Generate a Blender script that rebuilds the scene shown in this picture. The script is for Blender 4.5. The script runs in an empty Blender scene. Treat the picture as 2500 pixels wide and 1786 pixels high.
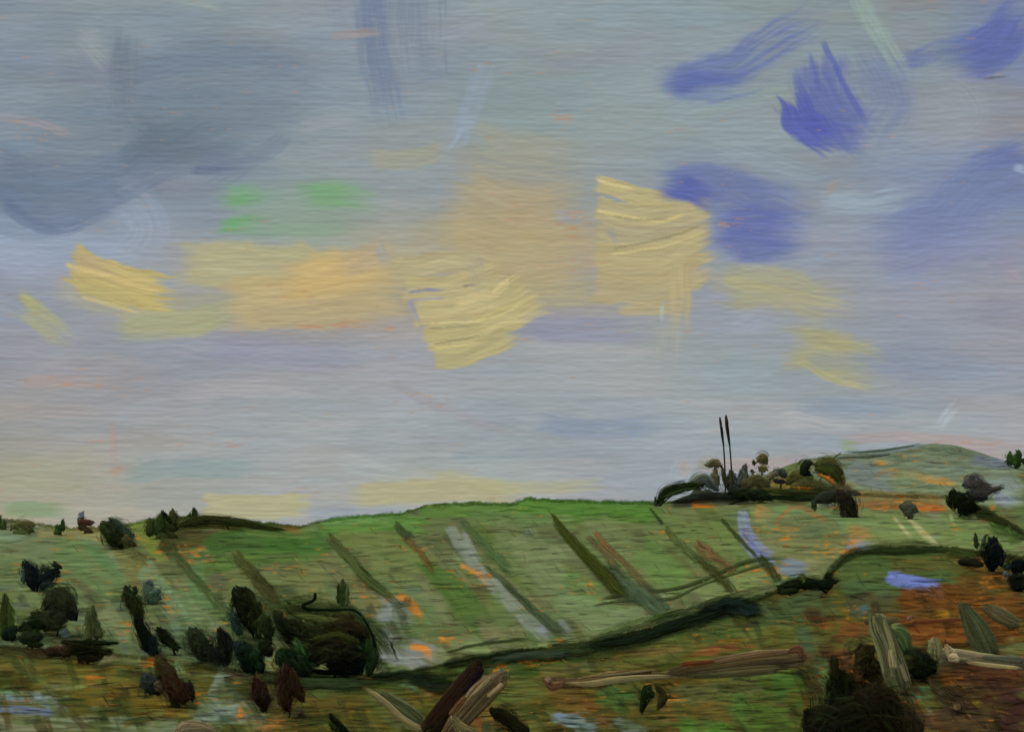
import bpy, math
import numpy as np

# ---------------------------------------------------------------- camera, sky light, sun, exposure
scn = bpy.context.scene
FOC = 2680.0; PITCH = math.radians(8.6); CAMZ = 6.0      # focal length in photograph pixels (2500 wide)
cam_d = bpy.data.cameras.new('camera'); cam = bpy.data.objects.new('camera', cam_d); scn.collection.objects.link(cam)
cam_d.sensor_width = 36; cam_d.lens = 36*FOC/2500; cam_d.clip_start = .1; cam_d.clip_end = 20000
cam.location = (0, 0, CAMZ); cam.rotation_euler = (math.pi/2+PITCH, 0, 0); scn.camera = cam
SUN_EL, SUN_AZ = math.radians(62), math.radians(-120)    # overcast light from high on the left, a little behind
w = bpy.data.worlds.new('World'); scn.world = w; w.use_nodes = True
nt = w.node_tree; bg = nt.nodes['Background']; sk = nt.nodes.new('ShaderNodeTexSky'); sk.sky_type = 'NISHITA'; sk.sun_disc = False
sk.sun_elevation = SUN_EL; sk.sun_rotation = SUN_AZ; sk.dust_density = 3; nt.links.new(sk.outputs[0], bg.inputs[0]); bg.inputs[1].default_value = .10
sd = bpy.data.lights.new('sun', 'SUN'); sun = bpy.data.objects.new('sun', sd); scn.collection.objects.link(sun)
sd.energy = 1.1; sd.angle = math.radians(20); sd.color = (1., .95, .87)
from mathutils import Vector
sdir = Vector((math.sin(SUN_AZ)*math.cos(SUN_EL), math.cos(SUN_AZ)*math.cos(SUN_EL), math.sin(SUN_EL)))
sun.rotation_euler = sdir.to_track_quat('Z', 'Y').to_euler()
vs = scn.view_settings; vs.view_transform = 'Standard'; vs.look = 'None'; vs.exposure = 0; vs.gamma = 1; vs.use_curve_mapping = False
LIGHT = np.array([.60, .605, .62])     # what a white level surface shows under this light; colours are divided by it
# ---------------------------------------------------------------- colour fields of the sky and the land
# A small brush simulator. It fills two colour fields (sky directions, ground positions) with the same kind of
# streaky, bristly patches the place is made of; meshes pick their vertex colours from them further down.
S = 2.5; X0, X1, Y0, Y1 = -1500, 4000, -1500, 2700
NX, NY = int((X1-X0)/S), int((Y1-Y0)/S)
rng = np.random.default_rng(7)
TAB = rng.random((256, 256)).astype(np.float32)
def vnoise(a, b):
    """smooth value noise sampled at arrays a, b"""
    ia = np.floor(a).astype(np.int64); ib = np.floor(b).astype(np.int64)
    fa = a-ia; fb = b-ib; fa = fa*fa*(3-2*fa); fb = fb*fb*(3-2*fb)
    i0 = ia & 255; i1 = (ia+1) & 255; j0 = ib & 255; j1 = (ib+1) & 255
    return ((TAB[i0, j0]*(1-fa)+TAB[i1, j0]*fa)*(1-fb)+(TAB[i0, j1]*(1-fa)+TAB[i1, j1]*fa)*fb).astype(np.float32)
def fbm(a, b, n=3):
    s = 0; t = 0; w = 1.0
    for k in range(n):
        s = s+w*vnoise(a*2**k+17.3*k, b*2**k+9.1*k); t += w; w *= .5
    return s/t
def sm(x, a=0., b=1.):
    t = np.clip((x-a)/(b-a), 0, 1); return t*t*(3-2*t)
def smooth_poly(p, n):
    p = np.array(p, float)
    if len(p) == 2:
        t = np.linspace(0, 1, n)[:, None]; return p[0]*(1-t)+p[1]*t
    q = np.vstack([2*p[0]-p[1], p, 2*p[-1]-p[-2]]); m = len(p)-1; out = []
    for t in np.linspace(0, m, n):
        i = min(int(t), m-1); f = t-i; a, b, c, d = q[i], q[i+1], q[i+2], q[i+3]
        out.append(.5*((2*b)+(-a+c)*f+(2*a-5*b+4*c-d)*f*f+(-a+3*b-3*c+d)*f**3))
    return np.array(out)
def C(c): return np.array(c, np.float32)/255.
class Field:
    def __init__(self): self.c = np.zeros((NY, NX, 3), np.float32); self.f = 0.
    def stroke(self, pts, w, col, op=.8, dry=.25, soft=.25, rag=.5, seed=None, bw=5., var=.07, col2=None):
        seed = seed if seed is not None else (sum(int(a*7+b*13) for a, b in pts)+int(np.max(w))) % 9973
        P = smooth_poly(pts, 2 if len(pts) == 2 else 8*len(pts))
        ws = np.atleast_1d(w).astype(float); wm = ws.max()
        m = wm*.8+25
        xa, ya = P.min(0)-m; xb, yb = P.max(0)+m
        i0 = max(0, int((xa-X0)/S)); i1 = min(NX, int((xb-X0)/S)); j0 = max(0, int((ya-Y0)/S)); j1 = min(NY, int((yb-Y0)/S))
        if i1 <= i0 or j1 <= j0: return
        X, Y = np.meshgrid(X0+S*np.arange(i0, i1), Y0+S*np.arange(j0, j1))
        X = X+5*(vnoise(X/45., Y/45.+seed)-.5); Y = Y+5*(vnoise(X/45.+seed, Y/45.+50)-.5)
        best = np.full(X.shape, 1e9); U = np.zeros(X.shape); V = np.zeros(X.shape)
        seg = P[1:]-P[:-1]; ln = np.hypot(seg[:, 0], seg[:, 1])+1e-6; cum = np.concatenate([[0], np.cumsum(ln)]); L = cum[-1]
        for k in range(len(seg)):
            dx, dy = seg[k]/ln[k]; rx = X-P[k, 0]; ry = Y-P[k, 1]
            t = rx*dx+ry*dy; tc = np.clip(t, 0 if k else -1e9, ln[k] if k < len(seg)-1 else 1e9)
            d = np.hypot(rx-tc*dx, ry-tc*dy); mk = d < best
            best = np.where(mk, d, best); U = np.where(mk, cum[k]+tc, U); V = np.where(mk, rx*(-dy)+ry*dx, V)
        wl = np.interp(np.clip(U/L, 0, 1), np.linspace(0, 1, len(ws)), ws) if len(ws) > 1 else wm
        V = V+ wl*.05*(vnoise(U/60., V*0+seed)-.5)*2
        b = .6*vnoise(V/bw+seed*1.7, U/90.+seed)+.4*vnoise(V/(bw*.45)+seed*3.1, U/55.)
        r = rag*min(wm, 90)
        e0 = (b-.5)*r*.8+(vnoise(V/18.+seed, V*0+3)-.5)*r; e1 = (vnoise(V/7.+seed*5, V*0+9)-.5)*r*1.3
        edge = 1-2*np.abs(V)/wl+(vnoise(U/25.+seed, V/9.)-.5)*.22
        a = sm(edge, -.02-.12*self.f*(bw >= 5), max(.04, soft, .5*self.f*(bw >= 5)))
        fe = self.f*min(wm, 90)*(.25 if bw < 5 else 1); a = a*sm(U-e0, -3-12*soft-fe*.3, 4+12*soft+fe*.7)*sm(L-U-e1, -3-fe*.4, 10+90*soft+fe*1.2)
        fade = np.clip(U/L, 0, 1)
        th = dry*(.55+.75*fade)
        a = a*(1-np.clip(dry*1.6, 0, 1)*(1-sm(b, th-.13, th+.13)))
        a = (a*op)[..., None]
        cc = C(col)[None, None]
        if col2 is not None: cc = cc*(1-fade[..., None])+C(col2)*fade[..., None]
        cc = cc*(1+var*2*(b-.5)[..., None])+.012*(vnoise(V/11.+seed, U/70.)[..., None]-.5)*np.array([1, 0, -1])
        s = self.c[j0:j1, i0:i1]; s[:] = s*(1-a)+cc*a
    def dabs(self, L):
        for d in L:
            d = list(d); pts = d[0]; k = d[4] if len(d) > 4 else {}
            self.stroke(pts, d[1], d[2], d[3] if len(d) > 3 else .8, **k)

def grid_base(xs, ys, rows):
    G = np.array(rows, np.float32)/255.
    X, Y = np.meshgrid(X0+S*np.arange(NX), Y0+S*np.arange(NY))
    Xw = X+110*(fbm(X/260., Y/130.)-.5)+60*(vnoise(X/90.+9, Y/22.)-.5); Yw = Y+80*(fbm(X/300.+40, Y/120.+3)-.5)+22*(vnoise(X/150., Y/14.)-.5)
    u = np.interp(Xw, xs, np.arange(len(xs))); v = np.interp(Yw, ys, np.arange(len(ys)))
    i = np.minimum(u.astype(int), len(xs)-2); j = np.minimum(v.astype(int), len(ys)-2)
    f = sm(u-i)[..., None]; g = sm(v-j)[..., None]
    return ((G[j, i]*(1-f)+G[j, i+1]*f)*(1-g)+(G[j+1, i]*(1-f)+G[j+1, i+1]*f)*g).astype(np.float32)
def GX(): return np.meshgrid((X0+S*np.arange(NX)).astype(np.float32), (Y0+S*np.arange(NY)).astype(np.float32))
def flecks(F, dens, col, cx, cy, seed, th0=.86, col2=None, op=.8):
    """short level scratches where the warm ground colour shows through; dens is an array 0..1"""
    X, Y = GX()
    n = .62*vnoise(X/cx+seed, Y/cy+seed*2)+.38*vnoise(X/(cx*.35)+seed, Y/(cy*.5)+seed)
    a = (sm(n-(th0-.34*dens), 0, .05)*op*(dens > .01))[..., None]
    c = C(col)
    if col2 is not None:
        t = vnoise(X/60.+seed, Y/40.)[..., None]; c = c*(1-t)+C(col2)*t
    F.c[:] = F.c*(1-a)+c*a
def blobs(L, base=0.):
    X, Y = GX(); d = np.full(X.shape, base, np.float32)
    for x, y, rx, ry, s in L:
        d = np.maximum(d, s*np.clip(1.25-np.sqrt(((X-x)/rx)**2+((Y-y)/ry)**2), 0, 1))
    return d

def BANKY(x): return float(np.interp(x, [0, 600, 1080, 1450, 1900, 2060, 2140, 2500], [1585, 1650, 1625, 1570, 1450, 1370, 1345, 1370]))
def paint_sky():
    F = Field(); F.f = .7
    xs = [0, 250, 500, 750, 1000, 1250, 1500, 1750, 2000, 2250, 2500]; ys = [0, 150, 300, 450, 600, 750, 900, 1050, 1200]
    F.c[:] = grid_base(xs, ys, SKY_ROWS)+C((0, 1, -1))-C((2, 2, 0))*0
    X, Y = GX()
    # broad soft cloud variation, level-brushed
    k = (fbm(X/170., Y/26.+5)-.5)*.075+(fbm(X/60.+3, Y/9.)-.5)*.05
    F.c *= (1+k)[..., None]
    t = (fbm(X/200.+31, Y/45.+11)-.5)[..., None]
    F.c += t*np.array([.04, .0, -.035])
    r2 = np.random.default_rng(3)
    for i in range(260):   # random brushwork everywhere, also far outside the view
        x = r2.uniform(X0, X1); y = r2.uniform(Y0, 1230); ln = r2.uniform(90, 330); a = r2.normal(0, .16)
        jx = int(np.clip((x-X0)/S, 0, NX-1)); jy = int(np.clip((y-Y0)/S, 0, NY-1))
        c = F.c[jy, jx]*255*r2.uniform(.93, 1.06)+r2.normal(0, 3, 3)
        F.stroke([(x, y), (x+ln/2, y+a*ln/2+r2.uniform(-12, 12)), (x+ln, y+a*ln)], r2.uniform(30, 90), c, .5, dry=.4, soft=.5, seed=i)
    for i in range(60):
        x = r2.uniform(X0, X1); y = r2.uniform(Y0, 1000)
        if -250 < x < 2650 and y > -100: continue
        c = [(92, 105, 165), (185, 172, 128), (118, 130, 146), (150, 162, 178)][i % 4]
        F.stroke([(x, y), (x+r2.uniform(100, 300), y+r2.uniform(-90, 90))], r2.uniform(60, 140), c, .6, dry=.3, soft=.5, seed=i+500)
    F.dabs(SKY_STROKES)
    flecks(F, blobs(SKY_FLECKS, .02), (188, 138, 96), 40, 4.5, 11, th0=.87, col2=(178, 142, 128), op=.55)
    flecks(F, blobs(SKY_FLECKS)*.9, (184, 126, 88), 60, 3.5, 19, th0=.92, col2=(172, 132, 112), op=.4)
    # light and dark of raised ridges embossed into the sky colour, drifting a little from level
    Yr = Y+12*(fbm(X/420., Y/260.)-.5)*2+X*.02*(vnoise(X/900., Y/500.+4)-.5)
    n = fbm(X/210., Yr/6., 2); g = np.zeros_like(n); g[1:-1] = (n[2:]-n[:-2])
    n2 = vnoise(X/24.+7, Y/3.6); g2 = np.zeros_like(n); g2[1:-1] = n2[2:]-n2[:-2]
    F.c *= (1+np.clip(g*.065+g2*.05, -.05, .05))[..., None]
    g = F.c.mean(-1, keepdims=True); F.c[:] = g+(F.c-g)*.98
    return np.clip(F.c, 0, 1)

def paint_land():
    F = Field()
    X, Y = GX()
    F.c[:] = C((94, 110, 70))
    t = (fbm(X/90., Y/30.)-.5)[..., None]*1.0; F.c += t*np.array([.10, .02, .0])
    r2 = np.random.default_rng(5)
    for i in range(700):   # brushwork over the fields, in and out of view
        x = r2.uniform(X0, X1) if i % 2 else r2.uniform(0, 2500); y = r2.uniform(1180, 1640); s = r2.uniform(40, 150)
        c = [(94, 112, 72), (102, 118, 80), (86, 106, 62), (108, 122, 92), (100, 106, 68), (106, 110, 82)][i % 6]
        up = r2.random() < .68
        F.stroke([(x, y), (x+s*(.8 if up else 1), y+s*(.95 if up else -.03))], r2.uniform(14, 44), np.array(c)*r2.uniform(.82, 1.15)+r2.normal(0, 4, 3), .62, dry=.4, soft=.18, seed=i)
    F.dabs(FIELD_STROKES)
    for i in range(230):
        x = r2.uniform(-40, 1000); y = r2.uniform(1430, 1600)-.06*abs(x-500)*(x > 900); s = r2.uniform(20, 70)
        c = [(56, 70, 42), (70, 88, 54), (86, 104, 66), (44, 56, 40), (84, 104, 90), (98, 116, 72)][i % 6]; a_ = r2.choice([1.1, .9, 1.5, 0.05])
        F.stroke([(x, y), (x+s*math.cos(a_), y+s*math.sin(a_))], r2.uniform(10, 26), c, .6, dry=.4, soft=.3, seed=i+900)
    flecks(F, blobs(FIELD_FLECKS, .05)*(Y < 1700), (180, 118, 44), 24, 4., 3, th0=.87, col2=(160, 116, 56), op=.8)
    n = fbm(X/60., Y/6., 2); g = np.zeros_like(n); g[1:-1] = n[2:]-n[:-2]
    F.c *= (1+np.clip(g*.3, -.18, .18))[..., None]  # emboss: light and dark sides of level ridges put into the field colour
    F.c *= np.array([.97, .925, .89], np.float32)
    # the near bank
    N = Field(); N.c[:] = C((80, 80, 38))
    for i in range(800):
        x = r2.uniform(X0, X1) if i % 2 else r2.uniform(0, 2500); y = r2.uniform(1330, 2600) if i % 2 else r2.uniform(1400, 1800); s = r2.uniform(50, 190)
        if x > 2050: c = [(96, 60, 30), (78, 62, 32), (70, 84, 46), (60, 46, 30), (88, 70, 34)][i % 5]
        elif x < 480: c = [(98, 104, 62), (84, 84, 42), (104, 92, 42), (78, 92, 58), (100, 112, 92)][i % 5]
        else: c = [(80, 76, 34), (72, 78, 38), (92, 74, 34), (66, 66, 32), (98, 86, 44)][i % 5]
        up = r2.random() < .3
        N.stroke([(x, y), (x+s*(.5 if up else 1), y+s*(.7 if up else -.12))], r2.uniform(12, 52), np.array(c)*r2.uniform(.75, 1.2)+r2.normal(0, 4, 3), .7, dry=.4, soft=.16, seed=i+77)
    N.dabs(NEAR_STROKES)
    for i in range(760):
        x = r2.uniform(-40, 2540) if i < 560 else r2.uniform(2540, 3800); y = BANKY(x)+r2.random()*(1790-BANKY(x)); s = r2.uniform(24, 90)
        rt = x > 1950; c = ([(44, 34, 22), (94, 58, 28), (60, 50, 28), (36, 36, 22), (78, 72, 38), (70, 44, 30)] if rt else [(48, 56, 26), (66, 78, 36), (88, 78, 34), (58, 48, 26), (84, 96, 52), (40, 50, 28)])[i % 6]
        if 2030 < x < 2400 and y < 1440: continue
        a_ = r2.choice([-.15, .05, .9, 1.3, -.2])
        N.stroke([(x, y), (x+s*math.cos(a_), y+s*math.sin(a_))], r2.uniform(10, 30), c, .55, dry=.45, soft=.25, seed=i+1900)
    flecks(N, blobs(NEAR_FLECKS, .06), (176, 108, 38), 22, 4.5, 23, th0=.88, col2=(150, 98, 40), op=.85)
    n = fbm(X/50.+5, Y/6., 2); g = np.zeros_like(n); g[1:-1] = n[2:]-n[:-2]
    N.c *= (1+np.clip(g*.34, -.2, .2))[..., None]  # ridge relief shading multiplied into the bank colour as well
    g = N.c.mean(-1, keepdims=True); N.c[:] = (g+(N.c-g)*1.1)*.93
    return np.clip(F.c, 0, 1), np.clip(N.c, 0, 1)

SKY_ROWS = [
 [(134,144,156),(136,147,158),(138,150,158),(142,150,160),(140,150,162),(143,155,160),(142,154,160),(138,152,156),(135,146,150),(135,145,150),(120,130,165)],
 [(133,145,158),(130,143,154),(125,138,150),(138,148,158),(135,145,158),(140,150,156),(142,154,160),(138,150,160),(135,147,155),(135,145,155),(125,135,165)],
 [(130,142,155),(122,134,147),(118,130,144),(138,148,156),(142,152,158),(138,152,155),(143,156,160),(142,154,160),(140,148,152),(145,150,160),(140,142,152)],
 [(118,130,148),(125,137,152),(130,140,155),(140,152,158),(145,153,158),(150,150,145),(145,152,155),(130,142,165),(135,145,158),(130,140,165),(120,132,165)],
 [(150,162,182),(150,160,178),(150,155,162),(150,158,150),(160,158,145),(165,155,135),(160,155,140),(135,145,165),(145,152,168),(135,143,170),(140,145,165)],
 [(145,150,165),(148,152,162),(150,150,155),(152,148,150),(155,150,145),(150,148,155),(155,155,155),(148,153,165),(148,152,160),(148,150,162),(150,150,160)],
 [(150,150,158),(152,150,155),(148,150,160),(155,157,163),(160,160,168),(155,160,165),(158,162,166),(150,160,165),(148,156,162),(140,148,162),(148,152,165)],
 [(152,152,150),(155,155,158),(158,160,162),(158,162,165),(155,162,168),(150,158,164),(150,158,165),(155,162,168),(150,158,168),(155,162,168),(160,160,165)],
 [(165,160,140),(165,162,150),(160,163,160),(160,163,165),(165,167,160),(160,165,165),(155,160,168),(150,160,165),(155,158,160),(165,155,150),(165,152,150)]]
D = dict
SKY_STROKES = [
 ([(150,690),(300,740),(470,730)],90,(168,163,136),.6,D(soft=.6)), ([(900,640),(1000,650),(1120,640)],120,(172,162,130),.65,D(soft=.6)), ([(1040,560),(1200,560),(1460,560)],120,(172,160,130),.5,D(soft=.6)), ([(1680,640),(1800,700),(1900,730)],90,(162,160,138),.5,D(soft=.6)), ([(400,780),(700,790),(960,780)],50,(172,158,132),.5,D(soft=.6)),
 # greys, upper left
 ([(280,190),(520,150),(790,190)],170,(116,129,145),.55,D(soft=.7)), ([(310,80),(300,360)],90,(116,126,138),.5,D(soft=.6)),
 ([(170,110),(330,330)],110,(124,136,150),.35,D(soft=.7)),
 ([(330,260),(560,290),(800,230)],120,(117,130,144),.5,D(soft=.7)),
 ([(200,60),(270,140)],60,(150,160,162),.6,D(soft=.6)), ([(-20,440),(130,500),(290,455),(460,380)],130,(106,120,142),.5,D(dry=.35,soft=.5)),
 ([(-20,380),(120,430),(300,400),(420,330)],90,(108,123,143),.55,D(dry=.3,soft=.6)), ([(330,320),(420,370),(560,330)],120,(99,112,127),.6,D(soft=.7)),
 ([(480,400),(640,370)],70,(108,120,142),.5,D(dry=.5,soft=.6)), ([(-20,540),(110,560),(250,510)],60,(122,136,156),.5,D(dry=.4)),
 ([(0,285),(90,300),(190,335)],22,(170,148,150),.5,D(dry=.5)), ([(-10,160),(120,150),(210,170)],90,(128,140,162),.4,D(soft=.7)),
 ([(280,470),(360,560),(300,640)],150,(152,163,180),.55,D(soft=.7)), ([(-20,610),(110,640)],110,(155,167,188),.6,D(soft=.6)),
 ([(-20,455),(120,530),(270,490),(420,400)],60,(104,118,142),.4,D(dry=.45,bw=4,soft=.3)), ([(-20,420),(110,485),(250,455),(380,370)],50,(110,124,144),.4,D(dry=.5,bw=4,soft=.3)), ([(10,500),(130,560),(300,500)],36,(98,113,140),.5,D(dry=.5,bw=4)), ([(300,400),(380,340),(520,290)],70,(100,114,128),.4,D(dry=.4,bw=4,soft=.4)), ([(470,415),(600,420)],26,(94,106,138),.55,D(dry=.5,bw=4)), ([(330,180),(560,140),(780,190)],60,(110,124,142),.4,D(dry=.45,bw=4.5,soft=.4)), ([(330,250),(560,235),(760,290)],60,(112,126,142),.4,D(dry=.45,bw=4.5,soft=.4)), ([(300,90),(290,200),(310,330)],46,(110,121,138),.4,D(dry=.45,bw=4.5,soft=.4)), ([(190,90),(240,140),(270,170)],50,(150,160,160),.5,D(dry=.5,bw=4.5,soft=.4)), ([(700,330),(620,390),(480,470)],50,(112,124,140),.4,D(dry=.5,bw=4.5)),
 ([(905,-30),(920,130),(950,260)],60,(106,120,150),.5,D(dry=.5,bw=4,soft=.2)), ([(1000,-30),(1010,120),(1030,230)],80,(118,130,150),.45,D(dry=.6,bw=4,soft=.2)), ([(1080,-30),(1082,200)],30,(112,120,138),.4,D(dry=.6,bw=4)), ([(1190,160),(1140,290),(1080,370)],50,(146,160,182),.5,D(dry=.55,bw=4,soft=.2)),
 # vertical brushing near the top
 ([(905,-30),(915,120),(960,300)],100,(112,125,150),.6,D(dry=.42,soft=.4)), ([(990,-30),(1010,140),(1040,290)],130,(126,137,152),.5,D(dry=.5,soft=.4)),
 ([(820,-20),(860,60)],110,(128,138,156),.4,D()), ([(810,90),(950,75)],26,(160,145,140),.55,D(dry=.4)),
 ([(1170,190),(1130,310),(1060,390)],60,(147,161,182),.6,D(dry=.45)), ([(905,385),(1010,390),(1100,350)],55,(160,158,132),.6,D(dry=.3)),
 ([(420,-10),(520,20),(560,35)],30,(150,164,155),.5,D(dry=.4)),
 ([(1130,200),(1360,190),(1600,160)],110,(134,150,152),.4,D(soft=.7)), ([(1120,255),(1300,270)],80,(132,148,150),.5,D(soft=.6)),
 # pale green
 ([(540,512),(700,505),(930,495)],150,(136,158,138),.62,D(soft=.6)), ([(548,478),(650,470)],66,(112,166,114),.9,D(soft=.5)),
 ([(538,548),(650,545)],44,(112,166,114),.85,D(soft=.4)), ([(740,475),(850,480),(930,500)],80,(118,164,116),.8,D(soft=.6)), ([(580,565),(880,560)],40,(132,162,134),.55,D(soft=.6)),
 # warm centre
 ([(1140,350),(1290,390),(1430,400)],150,(160,157,135),.5,D(dry=.4)), ([(1110,470),(1270,520),(1430,500)],150,(172,158,124),.75,D(dry=.25,soft=.5)),
 ([(1090,620),(1280,640),(1460,630)],190,(178,162,122),.8,D(dry=.2,soft=.5)), ([(1000,560),(1130,590)],90,(165,158,130),.6,D(soft=.6)),
 ([(1240,500),(1400,500)],110,(178,157,125),.45,D(soft=.6)), ([(1120,730),(1500,715)],70,(170,160,125),.7,D(dry=.3)),
 ([(1350,530),(1450,535)],40,(148,155,168),.6,D(dry=.5)), ([(1460,600),(1400,640)],90,(182,156,124),.4,D()),
 ([(290,800),(440,790),(580,755)],75,(166,168,125),.8,D(dry=.2)), ([(280,760),(700,740)],90,(164,163,132),.55,D(soft=.5)),
 ([(432,650),(620,650),(900,670)],130,(178,170,126),.78,D(dry=.22,soft=.3)), ([(560,740),(760,720),(1030,700)],140,(187,168,120),.85,D(dry=.15,soft=.4)),
 ([(700,690),(820,660),(960,650)],120,(200,172,116),.8,D(dry=.15,soft=.5)), ([(820,660),(900,625),(960,600)],70,(182,163,130),.7,D(dry=.3)),
 ([(600,780),(960,765)],55,(176,162,125),.75,D(dry=.25)),
 ([(172,640),(290,690),(420,715)],100,(188,172,112),.95,D(dry=.14,soft=.12,bw=4,var=.1)), ([(170,628),(300,665)],46,(178,160,122),.8,D(dry=.2)),
 ([(190,700),(330,745)],36,(180,168,112),.85,D(dry=.2)), ([(165,645),(400,715)],12,(208,188,128),.7,D(dry=.3,bw=3)), ([(200,725),(350,765)],10,(206,190,130),.7,D(dry=.3,bw=3)),
 ([(45,735),(100,780),(170,835)],66,(164,164,130),.8,D(dry=.25)), ([(45,720),(110,765)],24,(170,170,118),.8,D()),
 # bristly yellow block to the right
 ([(1455,446),(1560,478),(1650,484)],46,(186,172,122),.9,D(dry=.2,bw=4,var=.09,rag=.25,soft=.12)), ([(1450,500),(1570,528),(1745,500)],62,(180,168,124),.9,D(dry=.18,bw=4,var=.09,rag=.25,soft=.12)),
 ([(1448,560),(1580,585),(1745,555)],74,(172,162,126),.9,D(dry=.14,bw=4,var=.09,rag=.25,soft=.12)), ([(1450,640),(1600,640),(1735,585)],100,(178,165,122),.9,D(dry=.14,bw=4.5,var=.09,rag=.25,soft=.12)),
 ([(1450,700),(1600,705),(1725,650)],80,(176,162,122),.88,D(dry=.16,bw=4.5,var=.09,rag=.25,soft=.2)), ([(1505,755),(1600,757),(1690,745)],30,(178,164,122),.8,D(dry=.3)),
 ([(1660,640),(1665,740),(1650,815)],62,(178,165,124),.8,D(dry=.35,bw=6)), ([(1635,790),(1640,890)],84,(160,164,148),.65,D(dry=.4,bw=6)), ([(1618,745),(1616,790)],12,(172,182,164),.8,D()),
 ([(1455,438),(1560,465)],9,(212,196,140),.8,D(bw=3)), ([(1455,515),(1600,540),(1680,522)],9,(208,192,132),.8,D(bw=3)), ([(1490,620),(1620,600),(1730,560)],7,(206,190,135),.7,D(bw=3)),
 ([(1500,608),(1610,585),(1720,545)],5,(130,124,96),.5,D(bw=3)), ([(1500,530),(1640,540)],5,(134,130,104),.5,D(bw=3)),
 ([(1490,560),(1510,600)],20,(138,148,170),.6,D(dry=.3)),
 # bristly fan in the middle
 ([(965,655),(1080,640),(1180,632)],56,(176,166,128),.9,D(dry=.2,bw=4,var=.1,rag=.25,soft=.12)), ([(985,705),(1110,695),(1230,660)],60,(182,170,124),.9,D(dry=.2,bw=4.5,var=.1,rag=.25,soft=.12)),
 ([(1012,760),(1140,750),(1290,690)],70,(184,172,124),.92,D(dry=.1,bw=4.5,var=.1,rag=.25,soft=.12)), ([(1035,825),(1150,812),(1330,735)],66,(184,172,120),.92,D(dry=.1,bw=4.5,var=.1,rag=.25,soft=.12)),
 ([(1055,878),(1140,868),(1260,815)],50,(178,168,118),.9,D(dry=.14,bw=4,var=.1,rag=.25,soft=.15)),
 ([(995,715),(1090,705)],7,(122,128,172),.75,D(bw=3)), ([(1000,735),(1030,800)],10,(135,140,172),.6,D(bw=3)), ([(1005,735),(1100,728)],6,(150,150,165),.7,D(bw=3)),
 ([(1130,700),(1175,690)],8,(120,118,112),.6,D(bw=3)), ([(1110,740),(1200,720),(1130,725)],24,(206,190,138),.7,D(dry=.3)), ([(1150,640),(1200,720)],60,(160,156,136),.6,D(dry=.55)),
 ([(1050,790),(1180,780),(1280,740)],6,(208,194,136),.7,D(bw=3)), ([(1060,850),(1180,835)],6,(206,194,132),.7,D(bw=3)), ([(1050,800),(1180,792)],5,(132,126,98),.5,D(bw=3)), ([(1060,838),(1200,818)],5,(136,130,98),.5,D(bw=3)),
 ([(925,600),(945,650)],30,(150,154,165),.7,D(dry=.2)),
 # blues to the right
 ([(1625,205),(1780,170),(1900,95),(2000,40)],105,(100,114,164),.72,D(dry=.38,soft=.4)), ([(1640,205),(1760,215),(1840,190)],84,(92,106,165),.75,D(dry=.28,soft=.35)),
 ([(1990,150),(2020,240),(2120,350)],170,(103,114,167),.75,D(dry=.3,soft=.5,bw=4.5,rag=.25)), ([(1960,280),(2030,320),(2120,360)],70,(94,104,165),.6,D(dry=.25,soft=.4)), ([(2120,140),(2170,250),(2120,350)],150,(113,126,161),.6,D(soft=.6)),
 ([(1925,245),(1960,300),(2030,345)],96,(86,95,168),.9,D(dry=.22,soft=.2,bw=4)), ([(1990,200),(2040,270),(2090,350)],90,(96,107,164),.6,D(dry=.3,soft=.4,bw=4)), ([(2008,100),(2060,200),(2120,310)],16,(84,94,165),.6,D(dry=.3)),
 ([(1975,130),(2005,240)],12,(88,98,165),.5,D(dry=.35)), ([(1945,190),(1965,270)],26,(98,110,164),.7,D(dry=.35)), ([(2000,345),(2080,360),(2110,375)],30,(100,112,163),.6,D(dry=.3)),
 ([(1618,440),(1720,448),(1860,480),(1980,520)],110,(104,116,163),.75,D(dry=.3,soft=.5)), ([(1625,450),(1700,470),(1760,500)],70,(88,99,166),.8,D(dry=.15)),
 ([(1745,545),(1860,560),(1985,555)],130,(98,109,166),.85,D(dry=.3,soft=.5,rag=.3)), ([(1790,620),(1960,605)],50,(98,110,163),.7,D(dry=.35)), ([(1780,600),(1930,640)],60,(110,122,163),.5,D(dry=.4)),
 ([(2500,30),(2420,110),(2290,135)],120,(90,102,165),.8,D(dry=.25,soft=.35)), ([(2370,180),(2440,150),(2510,90)],50,(98,110,162),.7,D(dry=.35)), ([(2205,150),(2250,140),(2310,110)],50,(98,110,164),.6,D(dry=.45)),
 ([(2510,400),(2380,470),(2280,540),(2140,610)],170,(113,126,167),.65,D(dry=.25,soft=.5)), ([(2510,370),(2440,385),(2360,400)],60,(100,112,158),.6,D(dry=.3)), ([(2150,640),(2500,560)],120,(130,138,170),.5,D(soft=.6)),
 ([(2000,495),(2120,500),(2250,478)],62,(153,170,182),.68,D(dry=.4)), ([(2480,410),(2510,415)],22,(190,205,220),.8,D()),
 ([(2085,-20),(2140,80),(2205,190)],54,(148,168,158),.65,D(dry=.35)), ([(1620,280),(1750,240),(1860,260),(1880,320)],76,(140,158,164),.5,D(dry=.4,soft=.5)),
 ([(1760,350),(1900,400),(2000,430)],60,(144,160,170),.55,D(dry=.4)), ([(2290,190),(2380,280),(2220,360)],120,(146,154,160),.5,D(soft=.7)), ([(2480,300),(2500,290)],40,(176,150,140),.6,D()),
 ([(2010,470),(2070,440)],26,(158,146,135),.6,D()), ([(2400,194),(2470,188)],6,(96,104,112),.8,D(bw=3,dry=.1)),
 # yellow to the lower right
 ([(1760,690),(1900,710),(2060,745)],120,(166,162,128),.75,D(dry=.2,soft=.4)), ([(1760,680),(1960,725),(2080,750)],30,(174,168,126),.55,D(dry=.4)),
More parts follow.
